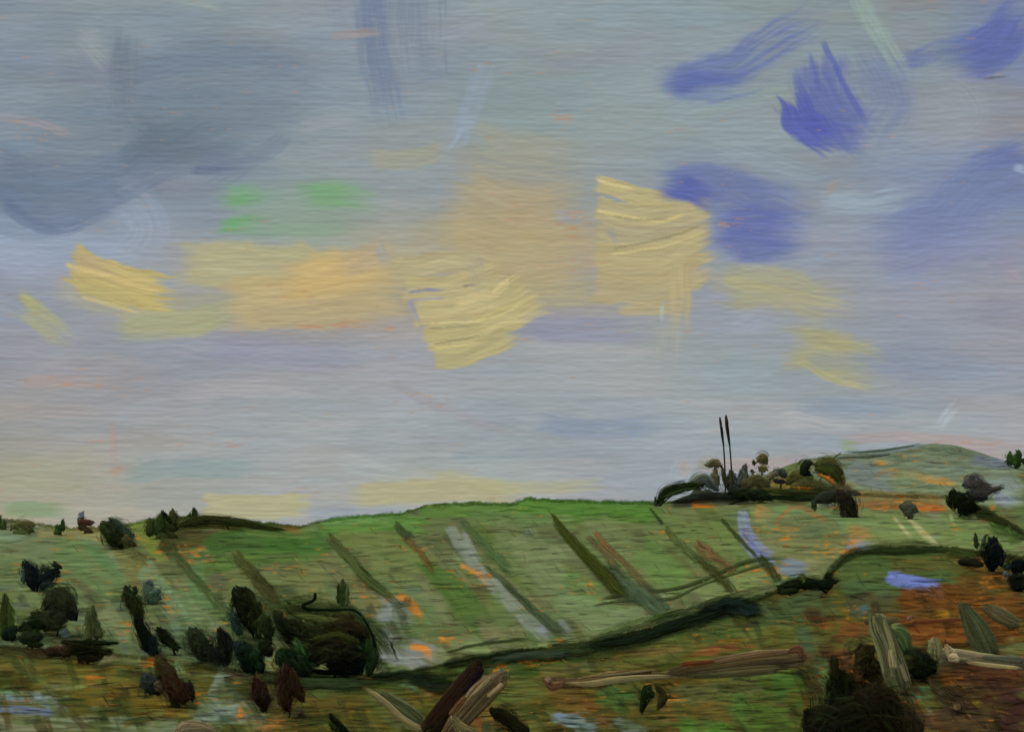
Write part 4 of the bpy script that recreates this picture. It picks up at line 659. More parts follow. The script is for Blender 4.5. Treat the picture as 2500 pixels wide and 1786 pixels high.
# ---------------------------------------------------------------- hilltop growth, left
HG = 'small trees and bushes along the left skyline'
plant('tree','dark green tree cut by the left edge of the picture on the skyline','tree','field',(4,1292),[([(-4,1290),(-2,1256)],[18,12],(66,84,44)),([(8,1292),(10,1268)],[16,8],(72,90,50))],group=HG,parts=('crown','trunk'))
plant('bush','faded olive bush at the far left of the skyline, low and wide','bush','field',(58,1304),[([(26,1288),(55,1280),(86,1282)],[18,24,16],(104,104,64),dict(dry=.4)),([(34,1298),(76,1300)],[14,12],(96,104,64),dict(dry=.4)),([(60,1286),(82,1296)],12,(84,86,48),dict(dry=.3))],group=HG)
plant('tree','tiny two pronged dark green tree between the faded bush and the red brown one','tree','field',(148,1308),[([(143,1304),(139,1280)],[20,12],(64,84,42)),([(154,1294),(153,1268)],[16,7],(52,74,36))],group=HG,parts=('crown','trunk'))
plant('bush','red brown bush with a grey tip on the left skyline','bush','field',(208,1302),[([(196,1270),(202,1250)],[22,8],(112,116,124),dict(dry=.2)),([(190,1274),(228,1276)],[20,16],(84,60,48),dict(dry=.2)),([(192,1284),(226,1298)],[16,12],(70,64,44),dict(dry=.3)),([(196,1290),(224,1296)],7,(170,120,52),dict(dry=.1))],group=HG)
plant('bush','slanting blue black bush on the slope right of the red brown bush','bush','field',(296,1340),[([(250,1276),(278,1306),(300,1334)],[36,52,34],(54,62,36),dict(dry=.1)),([(268,1266),(300,1290),(322,1322)],[8,20,34],(66,80,64)),([(270,1296),(300,1330)],[36,20],(44,52,32)),([(300,1310),(330,1335)],[30,20],(78,76,48),dict(dry=.4))],group=HG)
plant('tree','broad olive tree clump with a black diagonal stroke on the skyline','tree','field',(402,1312),[([(368,1308),(366,1264)],[34,16],(66,74,40)),([(394,1308),(396,1250)],[44,22],(58,70,34)),([(424,1296),(422,1244)],[34,16],(72,78,42)),([(396,1250),(414,1270),(436,1290)],[8,16,10],(26,36,16),dict(z=-.9)),([(384,1312),(430,1312)],30,(58,66,34))],group=HG,parts=('crown','trunk'))
plant('tree','small dark pointed tree just right of the broad clump on the skyline','tree','field',(470,1276),[([(462,1274),(464,1252)],[18,8],(70,86,46)),([(476,1274),(474,1240)],[26,10],(40,54,24))],group=HG,parts=('crown','trunk'))
plant('hedge','low dark olive ridge of growth right of the left skyline trees','hedge','field',(560,1292),[([(430,1284),(500,1270),(580,1276),(690,1294)],[16,24,20,6],(64,70,34),dict(dry=.2,rag=.2,tip=(.15,.3)))],group=HG)

# ---------------------------------------------------------------- bushes on the left slope
BG = 'dark bushes on the left slope'
plant('bush','three lobed blue black bush alone in the pale left field','bush','field',(88,1444),[([(60,1372),(74,1402),(88,1436)],[24,44,36],(30,36,38),dict(dry=.08)),([(92,1424),(124,1402),(146,1394)],[36,30,24],(26,34,34),dict(dry=.08)),([(128,1376),(150,1386)],[14,12],(38,48,38)),([(58,1384),(58,1424)],[12,12],(78,98,98)),([(100,1430),(134,1424)],[24,10],(36,48,48)),([(100,1384),(120,1390)],[18,14],(70,82,60),dict(dry=.3)),([(98,1434),(112,1440)],[22,14],(46,60,54))],group=BG)
plant('bush','round grey green bush with black right edge on the left slope','bush','field',(140,1556),[([(110,1480),(140,1458),(180,1490)],[30,60,44],(58,64,42),dict(dry=.12)),([(78,1498),(120,1512),(170,1500)],[20,50,40],(52,60,38)),([(168,1488),(184,1512)],[32,28],(30,36,28)),([(100,1530),(150,1528)],[22,26],(60,58,42)),([(150,1540),(170,1560)],[24,18],(86,102,90),dict(dry=.2))],group=BG)
plant('bush','narrow green bush at the left edge below the pale field','bush','field',(22,1570),[([(14,1560),(12,1450)],[34,20],(62,76,36),dict(dry=.2)),([(30,1540),(22,1470)],[22,14],(78,96,50),dict(dry=.3)),([(14,1560),(40,1530)],[26,20],(30,44,26))],group=BG)
plant('bush','black green bush with a drooping right side above the left bank','bush','bank',(80,1596),[([(44,1536),(80,1526),(110,1528)],[18,34,20],(28,40,20)),([(50,1556),(100,1552)],[34,40],(46,58,34)),([(10,1540),(36,1560)],[30,24],(28,42,28)),([(66,1570),(104,1574)],[20,16],(36,48,26))],group=BG)
plant('bush','frayed black bush swept to a point on the left bank','bush','bank',(215,1622),[([(150,1566),(220,1572),(290,1568)],[8,18,4],(22,28,12),dict(tip=(.1,.5))),([(150,1584),(210,1584),(272,1592)],[30,34,8],(34,36,18),dict(tip=(.2,.5))),([(190,1600),(225,1608),(258,1594)],[18,20,6],(44,40,22)),([(110,1590),(180,1590)],[28,30],(60,46,32),dict(dry=.3)),([(190,1606),(216,1634)],[12,6],(52,36,22))],group=BG)
plant('bush','pale olive sapling with two upright stems on the left slope','sapling','field',(236,1566),[([(218,1566),(214,1490)],[22,12],(86,96,56),dict(dry=.3)),([(236,1560),(226,1478)],[20,8],(74,84,48),dict(dry=.3)),([(246,1556),(232,1510)],[24,10],(80,88,52),dict(dry=.3))],group=BG)
plant('bush','soft blue grey bush fading into the field right of the leaning black tree','bush','field',(372,1474),[([(352,1424),(372,1452),(386,1462)],[24,50,26],(84,102,84),dict(dry=.3)),([(358,1418),(372,1428)],[16,12],(88,96,100),dict(dry=.3)),([(374,1440),(378,1474)],[40,24],(80,104,84),dict(dry=.3))],group=BG)
plant('tree','leaning black green tree in two long strokes on the left slope','tree','field',(368,1624),[([(306,1432),(324,1470),(346,1512)],[18,42,24],(46,54,28)),([(328,1430),(332,1450)],[8,14],(44,58,26)),([(330,1506),(352,1548),(370,1596)],[24,34,34],(24,30,22),dict(dry=.05)),([(366,1550),(378,1606)],[26,28],(28,38,34))],group=BG,parts=('crown','trunk'))
plant('bush','small black leaf shaped bush right of the leaning black tree','bush','field',(428,1602),[([(384,1530),(402,1556),(436,1580)],[12,34,14],(28,36,20),dict(dry=.05,tip=(.3,.3))),([(400,1560),(434,1586)],[22,12],(40,54,28))],group=BG)
plant('bush','grey green left half of the V shaped pair of bushes','bush','field',(505,1628),[([(468,1536),(486,1572),(514,1612)],[30,56,38],(46,54,36),dict(dry=.06)),([(480,1590),(524,1606)],[30,30],(40,44,32))],group=BG)
plant('bush','black right half of the V shaped pair of bushes','bush','field',(534,1650),[([(536,1534),(548,1574),(538,1610),(536,1648)],[18,44,40,12],(26,30,24),dict(dry=.04)),([(560,1560),(556,1600)],[22,20],(34,42,30))],group=BG)
plant('tree','tall black tree with a blunt top standing above the V shaped pair','tree','field',(622,1580),[([(578,1440),(600,1490),(616,1540)],[38,58,34],(30,36,20),dict(dry=.05,tip=(.08,.3))),([(600,1434),(620,1480),(640,1530)],[14,30,18],(42,50,24)),([(608,1490),(636,1560)],[34,16],(36,46,26)),([(566,1500),(586,1550)],[20,24],(48,66,60),dict(dry=.3))],group=BG,parts=('crown','trunk'))
plant('bush','dark bottle green bush below the tall blunt topped tree','bush','bank',(615,1660),[([(592,1570),(606,1610),(616,1646)],[40,52,30],(28,46,30),dict(dry=.08)),([(620,1590),(640,1640)],[40,26],(38,60,36)),([(578,1566),(586,1600)],[26,24],(40,52,44)),([(640,1560),(660,1600)],[36,30],(34,44,24))],group=BG)
plant('bush','big tangled black bush with a brown heart between the left slope and the blue patch','bush','bank',(820,1668),[
 ([(690,1520),(740,1560),(830,1570)],[40,60,50],(44,50,26),dict(dry=.2,leaves=120,lsize=15)),([(700,1480),(780,1500),(860,1506)],[40,44,40],(70,80,42),dict(dry=.35,z=.6,leaves=60,lsize=12)),([(790,1530),(850,1530),(900,1560)],[30,40,30],(54,48,28),dict(dry=.35,var=.2)),
 ([(740,1600),(820,1590),(890,1600)],[34,44,36],(40,40,24),dict(dry=.4,leaves=160,lsize=15,var=.2)),([(680,1590),(710,1620),(760,1640)],[50,60,40],(30,48,26),dict(dry=.15)),([(800,1620),(850,1630),(900,1610)],[30,40,30],(50,44,24),dict(dry=.2)),([(850,1600),(880,1640)],[50,40],(28,32,30)),
 ([(720,1500),(790,1516),(850,1520)],[12,20,12],(104,112,60),dict(dry=.4,z=-.6)), ([(760,1560),(830,1550),(880,1570)],[14,20,12],(78,84,40),dict(dry=.4,z=-1)), ([(700,1610),(780,1624)],[24,18],(58,80,44),dict(dry=.4,z=-.9)), ([(740,1570),(780,1600)],[20,20],(64,66,34),dict(dry=.4,z=-.9)), ([(840,1560),(900,1590)],[18,14],(70,92,52),dict(dry=.4,z=-.9)), ([(820,1606),(850,1614)],8,(150,104,44),dict(dry=.3,z=-1.2)),
 ([(896,1560),(908,1600),(900,1650)],[28,34,24],(46,66,34)),([(878,1540),(888,1590),(880,1640)],[14,16,12],(20,30,20),dict(z=-1.2)),([(860,1480),(890,1520),(900,1570)],[16,20,16],(74,96,56),dict(dry=.3)),([(720,1560),(736,1600),(716,1616)],[22,28,20],(84,118,66),dict(dry=.1,z=-1)),([(812,1590),(846,1604)],[14,12],(106,76,36),dict(dry=.3,z=-1)),
 ([(740,1630),(790,1640),(830,1636)],[10,14,8],(18,30,18),dict(z=-1)),([(670,1490),(690,1530),(710,1540)],[24,30,20],(38,46,26)),([(640,1500),(660,1560)],[40,30],(48,60,32),dict(dry=.2))],group=BG)
# low tangled undergrowth knitting the bushes together
m = Mesh()
for sf, pts, w_, c_, c2 in [('field', [(20, 1560), (120, 1552), (230, 1572)], [30, 50, 26], (60, 72, 44), (70, 82, 52)), ('field', [(330, 1500), (360, 1570), (400, 1600)], [24, 36, 30], (64, 82, 54), (50, 62, 40)), ('field', [(440, 1560), (520, 1600), (620, 1600)], [40, 60, 60], (56, 72, 48), (44, 58, 36)),
   ('field', [(560, 1470), (590, 1540), (640, 1590)], [26, 50, 50], (58, 80, 60), (46, 60, 36)), ('field', [(640, 1490), (760, 1490), (900, 1530), (950, 1600)], [50, 60, 60, 40], (62, 74, 40), (54, 66, 38)), ('bank', [(480, 1625), (640, 1650), (820, 1668), (960, 1672)], [30, 50, 50, 30], (42, 52, 28), (38, 48, 26)),
   ('bank', [(0, 1590), (140, 1600), (290, 1606)], [26, 40, 24], (54, 52, 32), (64, 60, 34)), ('field', [(60, 1400), (110, 1440), (150, 1470)], [40, 50, 40], (84, 100, 62), (74, 88, 56)), ('bank', [(330, 1660), (420, 1700), (490, 1730)], [40, 60, 40], (66, 66, 40), (58, 60, 36)), ('bank', [(600, 1690), (680, 1740), (760, 1750)], [30, 60, 30], (62, 56, 34), (66, 64, 34)),
   ('field', [(240, 1300), (300, 1330), (370, 1380)], [30, 40, 24], (82, 80, 48), (96, 98, 58)), ('bank', [(1950, 1640), (2020, 1720), (2060, 1780)], [50, 110, 120], (54, 52, 28), (40, 40, 24)), ('bank', [(2200, 1640), (2300, 1680), (2360, 1740)], [50, 80, 80], (48, 46, 28), (54, 44, 30))]:
    strip(m, sf, pts, w_, c_, c2, h=.08, dry=.6, rag=1., var=.3, op=.75, soft=.9, tufts=60)
og = m.out('undergrowth', M_ROW, (0, 0, 0)); og['kind'] = 'stuff'
# twigs curling out of the tangled bush: parts of it
tb = [o for o in scn.collection.objects if o.type == 'EMPTY' and o.get('label', '').startswith('big tangled')][0]
dt = float(d_bank(820, 1668)); m = Mesh()
for pts, w_ in [([(766,1436),(762,1456),(734,1470),(748,1480),(810,1482),(864,1482),(890,1500)],[9,8,9,8,6,6,5]),([(890,1500),(912,1540),(924,1580)],[5,6,10]),([(674,1505),(700,1540),(760,1556)],[5,9,5])]:
    clump(m, pts, w_, dt-.8, (22, 32, 18), fat=1, rag=0, dry=0, soft=0, tip=(.05, .05), ring=9)
m.out('twig', M_WOOD, at(820, 1668, dt), tb)
plant('tree','small smudged olive tree standing above the curled twig','tree','field',(834,1490),[([(838,1482),(836,1416)],[22,22],(66,78,42),dict(dry=.2)),([(826,1470),(826,1424)],[10,8],(54,66,32)),([(846,1480),(848,1430)],[12,8],(92,108,62),dict(dry=.3))],parts=('crown','trunk'))
plant('bush','ragged bush, blue black left and red brown right, below the V shaped pair','bush','bank',(440,1728),[([(350,1650),(370,1670),(390,1690)],[36,50,30],(52,58,54),dict(dry=.2)),([(384,1602),(400,1630),(430,1660)],[20,40,40],(70,60,36)),([(400,1650),(440,1690),(466,1700)],[40,56,30],(60,42,28)),([(430,1690),(460,1700)],[36,34],(42,28,22)),([(380,1664),(400,1686)],[24,20],(92,88,60),dict(dry=.1)),([(462,1660),(470,1710)],[14,16],(38,42,36)),([(420,1700),(434,1728)],[30,14],(60,78,48))])
LG = 'dark red brown leaf shaped shrubs on the near bank'
plant('shrub','slim dark red brown leaf shaped shrub, left of the two','shrub','bank',(646,1748),[([(622,1656),(640,1700),(646,1738)],[24,50,10],(50,36,26),dict(dry=.04,tip=(.3,.25)))],group=LG,stem=[(650,1752),(646,1730),(640,1700)])
plant('shrub','broad dark red brown leaf shaped shrub, right of the two, with an orange side','shrub','bank',(706,1752),[([(698,1622),(694,1680),(702,1736)],[28,44,30],(58,42,30),dict(dry=.05,tip=(.1,.2))),([(712,1630),(722,1680),(742,1712)],[22,34,14],(54,38,26)),([(700,1640),(700,1720)],[14,10],(64,42,30)),([(738,1736),(724,1770)],[28,20],(66,52,36),dict(dry=.2))],group=LG)

# ---------------------------------------------------------------- hilltop wood and masts
WG = 'trees and bushes of the hilltop wood'
plant('tree','dark green arched bush at the left end of the hilltop wood','tree','field',(1606,1236),[([(1602,1232),(1626,1204),(1668,1190),(1716,1184)],[10,26,28,12],(34,46,22),dict(dry=.05,tip=(.15,.15),var=.2)),([(1620,1214),(1660,1198),(1704,1190)],[6,8,6],(56,74,38),dict(z=-1.6)),([(1600,1214),(1602,1234)],[8,8],(54,70,44))],group=WG,parts=('crown','trunk'))
plant('hedge','black band of low growth under the masts','hedge','field',(1770,1232),[([(1650,1224),(1720,1212),(1800,1212),(1880,1212)],[12,18,22,16],(46,54,44),dict(tip=(.1,.1),dry=.4)),([(1780,1204),(1840,1206),(1886,1218)],[26,30,20],(30,40,26),dict(dry=.05)),([(1870,1212),(1960,1216),(2060,1214)],[10,14,12],(46,58,34),dict(dry=.2,tip=(.2,.1))),([(1860,1196),(1920,1200),(2010,1202)],[10,14,8],(62,70,36),dict(dry=.2))],group=WG)
plant('tree','grey green brushwood tree at the foot of the masts','tree','field',(1792,1214),[([(1790,1200),(1784,1150)],[40,16],(74,80,68),dict(dry=.3,leaves=60)),([(1808,1196),(1820,1136)],[34,16],(86,94,84),dict(dry=.4,leaves=70)),([(1776,1190),(1762,1140)],[16,8],(70,66,50),dict(dry=.3,leaves=30)),([(1810,1210),(1838,1160)],[26,10],(78,88,74),dict(dry=.4,leaves=40)),([(1796,1214),(1806,1190)],[60,40],(52,60,50),dict(dry=.2))],group=WG,parts=('crown','trunk'))
plant('tree','thin brown leaved tree left of the masts','tree','field',(1752,1206),[([(1724,1136),(1744,1130),(1762,1138)],[14,24,12],(112,106,74),dict(dry=.3)),([(1750,1190),(1746,1140)],[18,12],(98,90,62),dict(dry=.35)),([(1736,1158),(1754,1166)],[14,16],(108,104,80),dict(dry=.4))],group=WG,parts=('crown','trunk'))
plant('tree','small olive brown tuft of a tree right of the masts','tree','field',(1862,1198),[([(1850,1128),(1862,1118),(1872,1132)],[14,30,12],(98,90,54),dict(dry=.15)),([(1838,1124),(1842,1132)],[10,8],(82,78,46)),([(1864,1150),(1862,1136)],[20,26],(118,110,70),dict(dry=.3)),([(1834,1148),(1840,1152)],8,(70,68,54))],group=WG,parts=('crown','trunk'))
plant('bush','blue grey bush with a brown skirt in the hilltop wood','bush','field',(1906,1196),[([(1890,1158),(1906,1152),(1922,1166)],[16,24,14],(72,76,72),dict(dry=.2)),([(1888,1172),(1916,1176)],[12,14],(56,50,54),dict(dry=.2)),([(1920,1180),(1944,1162),(1966,1178)],[24,34,20],(94,92,48),dict(dry=.2)),([(1840,1180),(1880,1176)],[20,18],(92,96,60),dict(dry=.3))],group=WG)
plant('tree','black round tree with an olive brown dome on its right side in the hilltop wood','tree','field',(1990,1202),[([(1990,1134),(2024,1130),(2056,1156)],[18,34,24],(86,88,50),dict(dry=.1)),([(1992,1146),(2030,1152),(2050,1182)],[22,40,20],(66,76,38)),([(1956,1158),(1968,1134),(1982,1132)],[14,30,18],(36,48,34),dict(dry=.02,z=-1)),([(1962,1150),(1984,1172)],[22,20],(32,42,36),dict(dry=.02,z=-1)),([(1998,1158),(2020,1168),(2046,1186)],[7,12,8],(190,128,54),dict(z=-1.8,dry=.2)),([(1984,1152),(2014,1150)],[5,5],(130,124,104),dict(z=-1.5)),([(2056,1160),(2058,1190)],[16,14],(104,98,56),dict(dry=.3))],group=WG,parts=('crown','trunk'))
plant('tree','brown black drooping tree hanging below the hilltop wood','tree','field',(2072,1262),[([(1990,1222),(2020,1212),(2060,1206)],[20,36,30],(52,58,44),dict(dry=.12)),([(2046,1202),(2070,1232),(2092,1276)],[40,46,14],(44,42,32),dict(dry=.05,tip=(.1,.3))),([(2058,1240),(2070,1286)],[24,8],(54,56,40)),([(1984,1222),(1990,1246)],[14,8],(54,66,44),dict(dry=.2)),([(2060,1196),(2100,1206)],[18,14],(82,76,64),dict(dry=.2))],group=WG,parts=('crown','trunk'))
plant('bush','soft round dark grey bush beside the rust band','bush','field',(2218,1268),[([(2200,1236),(2220,1240),(2236,1246)],[20,40,20],(78,86,70),dict(dry=.1)),([(2216,1246),(2226,1264)],[26,12],(74,84,66))],group=WG)
plant('tree','black green tree with a purple grey crown right of the rust band','tree','field',(2340,1262),[([(2352,1184),(2380,1178),(2420,1190)],[22,40,16],(84,82,78),dict(dry=.25,tip=(.2,.4))),([(2360,1204),(2396,1204),(2450,1190)],[26,30,5],(72,68,64),dict(dry=.1,tip=(.2,.5))),([(2376,1174),(2392,1178)],[14,12],(158,160,166)),([(2326,1196),(2326,1240)],[22,34],(26,34,18),dict(z=-1)),([(2332,1206),(2360,1232),(2390,1240)],[36,50,20],(24,32,16),dict(dry=.03,z=-1)),([(2340,1240),(2362,1256)],[24,14],(40,46,24)),([(2370,1214),(2410,1216)],[20,14],(60,56,52))],group=WG,parts=('crown','trunk'))
plant('tree','small dark green tree on the far hill at the right edge','tree','far',(2478,1152),[([(2466,1134),(2466,1104)],[22,16],(56,78,38),dict(dry=.05)),([(2484,1140),(2488,1100)],[20,20],(48,70,32)),([(2498,1120),(2506,1132)],[18,18],(42,60,30)),([(2478,1136),(2478,1110)],[14,14],(62,84,40))],parts=('crown','trunk'))
row('hedge','thin dark double line of hedge along the left brow of the far hill','hedge','far',[([(2058,1104),(2130,1102),(2200,1092),(2260,1082)],[4,7,5,3],(66,86,66),dict(h=.5,dry=.15)),([(2040,1118),(2120,1116),(2180,1108)],[5,8,4],(62,76,64),dict(h=.5,dry=.25)),([(2030,1122),(2056,1104)],[4,5],(50,54,44),dict(h=.5))])
plant('bush','thin grey green scrub between the arched bush and the masts','bush','field',(1716,1222),[([(1680,1190),(1716,1170),(1752,1196)],[16,34,20],(104,112,98),dict(dry=.4)),([(1690,1206),(1740,1204)],[20,24],(74,82,66),dict(dry=.3)),([(1700,1180),(1704,1206)],[12,14],(96,98,76),dict(dry=.4))],group=WG)
plant('bush','olive brown scrub just right of the masts','bush','field',(1846,1216),[([(1816,1190),(1846,1172),(1880,1186)],[20,36,24],(96,94,60),dict(dry=.35)),([(1820,1206),(1876,1204)],[22,24],(60,66,42),dict(dry=.3)),([(1876,1168),(1900,1150)],[18,12],(112,106,84),dict(dry=.4))],group=WG)
plant('bush','olive scrub with orange flecks under the domed tree','bush','field',(1960,1212),[([(1930,1196),(1970,1186),(2040,1196)],[26,34,26],(84,84,46),dict(dry=.3)),([(1940,1190),(1990,1192)],[8,8],(168,116,50),dict(dry=.4,z=-1)),([(2030,1190),(2080,1200)],[26,22],(88,84,52),dict(dry=.35))],group=WG)
MG = 'two thin masts on the hilltop'
for lbl, px, top, lean, mid in [('left, slightly shorter mast of the hilltop pair',1771,1017,-11,1045),('right, slightly taller mast of the hilltop pair, with the thicker head',1787,1011,-12,1045)]:
    dd = float(d_field(px, 1222))-2; b = at(px, 1222, dd)
    root = bpy.data.objects.new('mast', None); scn.collection.objects.link(root); root.location = tuple(b); tag(root, lbl, 'mast', MG)
    m = Mesh(); xt = px+lean; thick = 5 if lean == -11 else 7
    clump(m, [(px, 1224), (px-1, 1150), (xt+6, 1080), (xt+2, 1040)], [4, 4, 4, 5], dd, (58, 54, 34), fat=1, rag=0, dry=0, soft=0, tip=(.02, .02), ring=10, lump=.1)
    m.out('pole', M_METAL, b, root)
    m = Mesh(); clump(m, [(xt+6, 1092), (xt+1, 1050), (xt-1, 1030), (xt-3, top)], [4, thick, thick+1, 4], dd-.3, (46, 42, 24), fat=1, rag=0, dry=0, soft=0, tip=(.2, .12), ring=12, lump=.25)
    m.out('antenna', M_METAL, b, root)

# ---------------------------------------------------------------- knoll and right side
KG = 'dark trees round the knoll'
plant('bush','small black green bush with a spike where the hedge meets the knoll','bush','bank',(2020,1446),[([(2024,1426),(2022,1398)],[30,14],(30,40,20),dict(dry=.05)),([(1900,1432),(1960,1424),(2020,1428),(2070,1424)],[22,30,28,16],(28,38,22),dict(dry=.08,tip=(.15,.2))),([(1960,1404),(1956,1420)],[22,26],(76,90,44),dict(dry=.2)),([(1900,1446),(1950,1440)],[16,20],(36,46,24))],group=KG)
plant('tree','spindle shaped blue black tree on the right of the knoll','tree','bank',(2420,1412),[([(2426,1312),(2424,1350),(2420,1394)],[20,54,36],(22,30,30),dict(dry=.02,tip=(.25,.2))),([(2384,1336),(2382,1302)],[14,8],(48,62,30)),([(2398,1330),(2408,1304)],[12,6],(60,74,54),dict(dry=.2)),([(2440,1340),(2444,1380)],[22,20],(20,28,28)),([(2340,1370),(2400,1376)],[22,22],(42,42,30),dict(dry=.3))],group=KG,parts=('crown','trunk'))
plant('tree','round blue black tree cut by the right edge of the picture','tree','bank',(2492,1462),[([(2478,1400),(2486,1380),(2506,1384)],[20,44,30],(20,28,26),dict(dry=.02)),([(2478,1400),(2490,1440)],[40,50],(24,32,26),dict(dry=.03)),([(2450,1386),(2470,1380)],[18,16],(34,46,42)),([(2452,1396),(2462,1404)],[16,14],(82,102,98))],group=KG,parts=('crown','trunk'))
EG = 'black bushes at the bottom right'
plant('bush','tall black bush left of the pale post at the bottom right','bush','bank',(2060,1810),[([(2046,1640),(2060,1700),(2080,1780)],[30,60,80],(26,30,16),dict(dry=.05)),([(1970,1736),(2000,1770),(2040,1800)],[40,70,60],(28,32,20),dict(dry=.04,tip=(.1,.2))),([(2036,1600),(2042,1660)],[20,26],(40,40,22)),([(2100,1720),(2120,1790)],[60,60],(36,38,18),dict(dry=.15)),([(1990,1760),(2010,1772)],[26,20],(48,46,44))],group=EG)
plant('bush','broad black brown thicket along the bottom edge under the pale post','bush','bank',(2160,1830),[([(1975,1790),(2080,1780),(2240,1796)],[50,90,60],(32,34,20),dict(dry=.15,tip=(.1,.2))),([(2090,1700),(2150,1730),(2220,1790)],[50,90,70],(40,38,22),dict(dry=.2)),([(2120,1690),(2180,1700)],[40,50],(56,48,26),dict(dry=.3)),([(2190,1740),(2250,1790)],[50,60],(52,44,30),dict(dry=.3)),([(2130,1740),(2140,1780)],[12,12],(120,82,38),dict(dry=.4,z=-1))],group=EG)
plant('bush','dark brown rounded bush behind the pale post','bush','bank',(2130,1682),[([(2100,1650),(2112,1600),(2130,1580)],[40,56,30],(48,42,24),dict(dry=.08)),([(2130,1610),(2140,1670)],[44,50],(42,40,22)),([(2090,1620),(2098,1670)],[20,30],(76,58,34),dict(dry=.2)),([(2118,1640),(2150,1640)],[30,20],(36,34,20))],group=EG)
plant('bush','small black bush between the pale post and the cream log','bush','bank',(2252,1686),[([(2216,1590),(2240,1620),(2256,1660)],[30,60,50],(34,42,24),dict(dry=.06)),([(2250,1600),(2280,1640)],[40,44],(26,34,22)),([(2212,1600),(2226,1640)],[26,24],(60,62,30),dict(dry=.15))],group=EG)
plant('bush','small dark green stem like bush under the long pale log','bush','bank',(1566,1744),[([(1586,1672),(1574,1700),(1564,1736)],[26,24,8],(34,46,22),dict(dry=.08)),([(1580,1684),(1596,1700)],[20,12],(40,56,30)),([(1600,1668),(1620,1700),(1606,1730)],[16,24,14],(64,60,32),dict(dry=.35))])
plant('bush','black slanting shrub at the bottom edge right of the X of branches','shrub','bank',(1290,1800),[([(1200,1736),(1236,1752),(1290,1796)],[20,40,36],(36,34,20),dict(dry=.06,tip=(.15,.1))),([(1196,1730),(1230,1740)],[14,14],(30,36,18))],stem=[(1300,1812),(1280,1790),(1240,1760)])
plant('bush','tiny black twiggy shrub at the bottom edge left of the X of branches','shrub','bank',(860,1806),[([(806,1742),(820,1762),(850,1790)],[8,16,22],(26,34,16),dict(dry=.05)),([(804,1762),(830,1790)],[12,16],(48,58,30),dict(dry=.2))])

# ---------------------------------------------------------------- dead wood on the near bank
timber('branch','dark red brown branch leaning right, the dark arm of the X','branch',[([(1168,1620),(1140,1664),(1090,1726),(1040,1790)],[26,42,44,44],(60,42,34),dict(col2=(70,56,34),tip=(.12,.05),var=.12)),([(1176,1630),(1140,1690)],[16,20],(44,32,36),dict(z=-.3))],(1050,1790))
timber('branch','broad cream and grey branch crossing behind the dark red one','branch',[([(1226,1652),(1180,1690),(1120,1760),(1090,1800)],[40,52,40,30],(142,126,92),dict(col2=(98,82,50),tip=(.1,.1),dry=.2,var=.16,z=.4)),([(1228,1668),(1190,1700)],[10,8],(176,160,118),dict(z=.2)),([(1200,1655),(1150,1700)],[14,8],(156,142,106),dict(z=.2)),([(1220,1640),(1244,1648)],[20,14],(112,124,86),dict(z=.5,dry=.3)),([(1136,1700),(1100,1745)],[12,14],(128,96,60),dict(z=.1))],(1120,1800))
timber('stick','long thin cream stick slanting down to the foot of the X','stick',[([(894,1680),(940,1714),(986,1756),(1032,1782)],[9,13,15,14],(160,150,104),dict(col2=(168,156,110),z=-.1,dry=.15)),([(930,1690),(990,1730),(1030,1762)],[16,30,26],(104,110,72),dict(dry=.35,var=.14)),([(980,1740),(1034,1774)],[14,18],(118,108,78),dict(dry=.2))],(1030,1786))
timber('stick','short curled cream stick rising from the bottom edge right of the X','stick',[([(1108,1752),(1124,1776),(1160,1800)],[14,24,34],(132,122,82),dict(dry=.2)),([(1118,1790),(1150,1796)],[10,10],(160,146,104),dict(z=-.1))],(1140,1800))
timber('stone','rounded cream stone with a hooked top at the bottom edge on the left','stone',[([(432,1792),(450,1780),(490,1778),(530,1792)],[24,34,30,16],(152,140,108),dict(dry=.05,tip=(.2,.4))),([(436,1782),(444,1768),(462,1766)],[6,8,6],(166,154,120),dict(z=-.2))],(470,1800))
timber('log','long pale cream and pink log with a reddish knuckle at its left end','log',[([(1338,1662),(1400,1668),(1500,1652),(1640,1648)],[26,20,26,12],(124,102,70),dict(col2=(128,120,82),dry=.15,var=.14)),([(1400,1668),(1440,1670),(1510,1658),(1600,1652),(1680,1650)],[8,14,14,10,5],(190,172,124),dict(z=-.2,var=.1,col2=(150,146,104))),([(1440,1652),(1520,1644),(1600,1634)],[5,5,4],(150,136,98),dict(z=-.2)),([(1332,1660),(1348,1674),(1374,1668)],[14,20,14],(140,104,72),dict(z=-.25)),([(1334,1654),(1342,1662)],[10,12],(168,142,120),dict(z=-.3)),([(1500,1646),(1590,1640)],[14,8],(106,74,48),dict(z=-.15)),([(1410,1676),(1480,1674)],[5,5],(110,66,36),dict(z=-.2))],(1500,1690),parts=('trunk','bark'))
timber('log','wide flat tan log ending at a rounded pinkish butt right of the long pale log','log',[([(1640,1640),(1740,1628),(1860,1612),(1958,1606)],[14,34,44,40],(112,100,66),dict(col2=(140,124,90),dry=.2,var=.14,tip=(.25,.06))),([(1660,1634),(1800,1606),(1930,1590)],[6,10,14],(140,116,82),dict(dry=.15,z=-.15)),([(1930,1588),(1950,1584),(1960,1600)],[14,18,16],(128,92,66),dict(z=-.25)),([(1680,1650),(1800,1640),(1900,1632)],[12,20,20],(120,112,76),dict(dry=.35,z=-.1)),([(1662,1622),(1700,1618),(1745,1614)],[10,9,7],(136,80,48),dict(z=-.25))],(1800,1680))
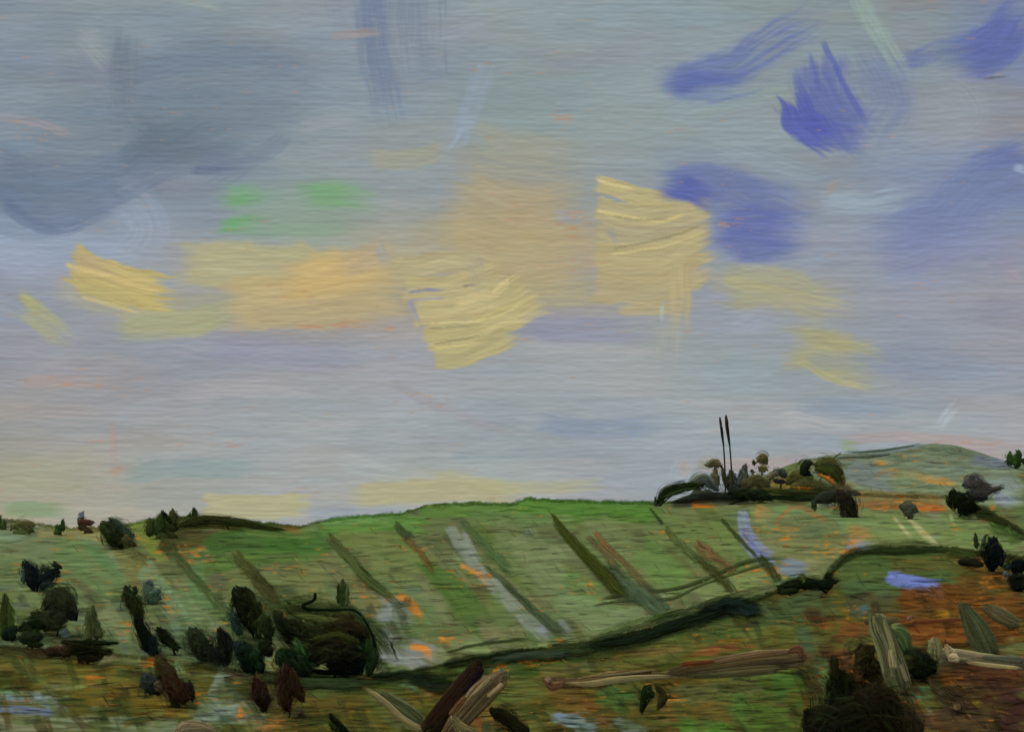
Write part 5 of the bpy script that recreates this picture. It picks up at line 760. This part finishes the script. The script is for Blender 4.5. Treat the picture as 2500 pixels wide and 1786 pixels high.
timber('post','upright pale green and cream post at the bottom right','post',[([(2138,1508),(2164,1570),(2184,1630),(2196,1682)],[50,44,52,56],(122,128,88),dict(col2=(124,126,90),dry=.15,tip=(.06,.12),var=.16)),([(2158,1512),(2176,1570),(2184,1610)],[8,12,12],(156,154,108),dict(z=-.25,dry=.15)),([(2176,1584),(2182,1630)],[16,18],(172,164,120),dict(z=-.25)),([(2196,1620),(2216,1664)],[10,8],(150,144,110),dict(z=-.2)),([(2112,1516),(2160,1514),(2194,1512)],[14,18,12],(120,108,74),dict(z=.1)),([(2170,1650),(2190,1690)],[24,20],(112,116,76),dict(dry=.3,z=-.1))],(2190,1696),parts=('shaft',))
timber('post','short broad green stake leaning behind the pale post','post',[([(2184,1540),(2202,1556),(2216,1590)],[20,40,24],(88,108,66),dict(dry=.1)),],(2212,1602))
timber('log','bright cream log with a flared left end at the right edge','log',[([(2284,1604),(2340,1600),(2420,1612),(2512,1620)],[40,26,24,26],(166,156,118),dict(col2=(132,130,108),dry=.1,var=.14,tip=(.1,.02))),([(2282,1564),(2284,1612)],[30,34],(140,138,94),dict(z=-.15,tip=(.08,.1),dry=.1)),([(2310,1576),(2324,1600)],[10,26],(172,160,118),dict(z=-.1)),([(2318,1604),(2340,1606)],[18,18],(196,186,148),dict(z=-.35)),([(2360,1616),(2420,1624),(2490,1630)],[6,9,8],(190,176,128),dict(z=-.3)),([(2400,1604),(2500,1610)],[10,16],(118,118,96),dict(z=-.25))],(2400,1660),parts=('trunk','flare'))
timber('stick','thin reddish stick with a pale left tip above the cream log','stick',[([(2226,1518),(2280,1516),(2350,1510)],[9,8,8],(112,70,44),dict(dry=0)),([(2216,1512),(2226,1504)],[8,8],(158,120,100),dict()),([(2342,1512),(2348,1502)],[6,7],(140,124,88),dict())],(2280,1530))
timber('board','grey green leaning board at the right','board',[([(2350,1478),(2386,1540),(2424,1606)],[22,56,44],(92,100,66),dict(dry=.1,tip=(.06,.08),var=.1)),],(2424,1616))
timber('board','beige green slanting board beside the grey green one','board',[([(2400,1480),(2440,1500),(2488,1524)],[18,36,26],(122,116,78),dict(dry=.2,tip=(.1,.06),var=.12)),([(2420,1496),(2480,1530)],[16,22],(104,104,66),dict(dry=.3,z=.1))],(2488,1540))
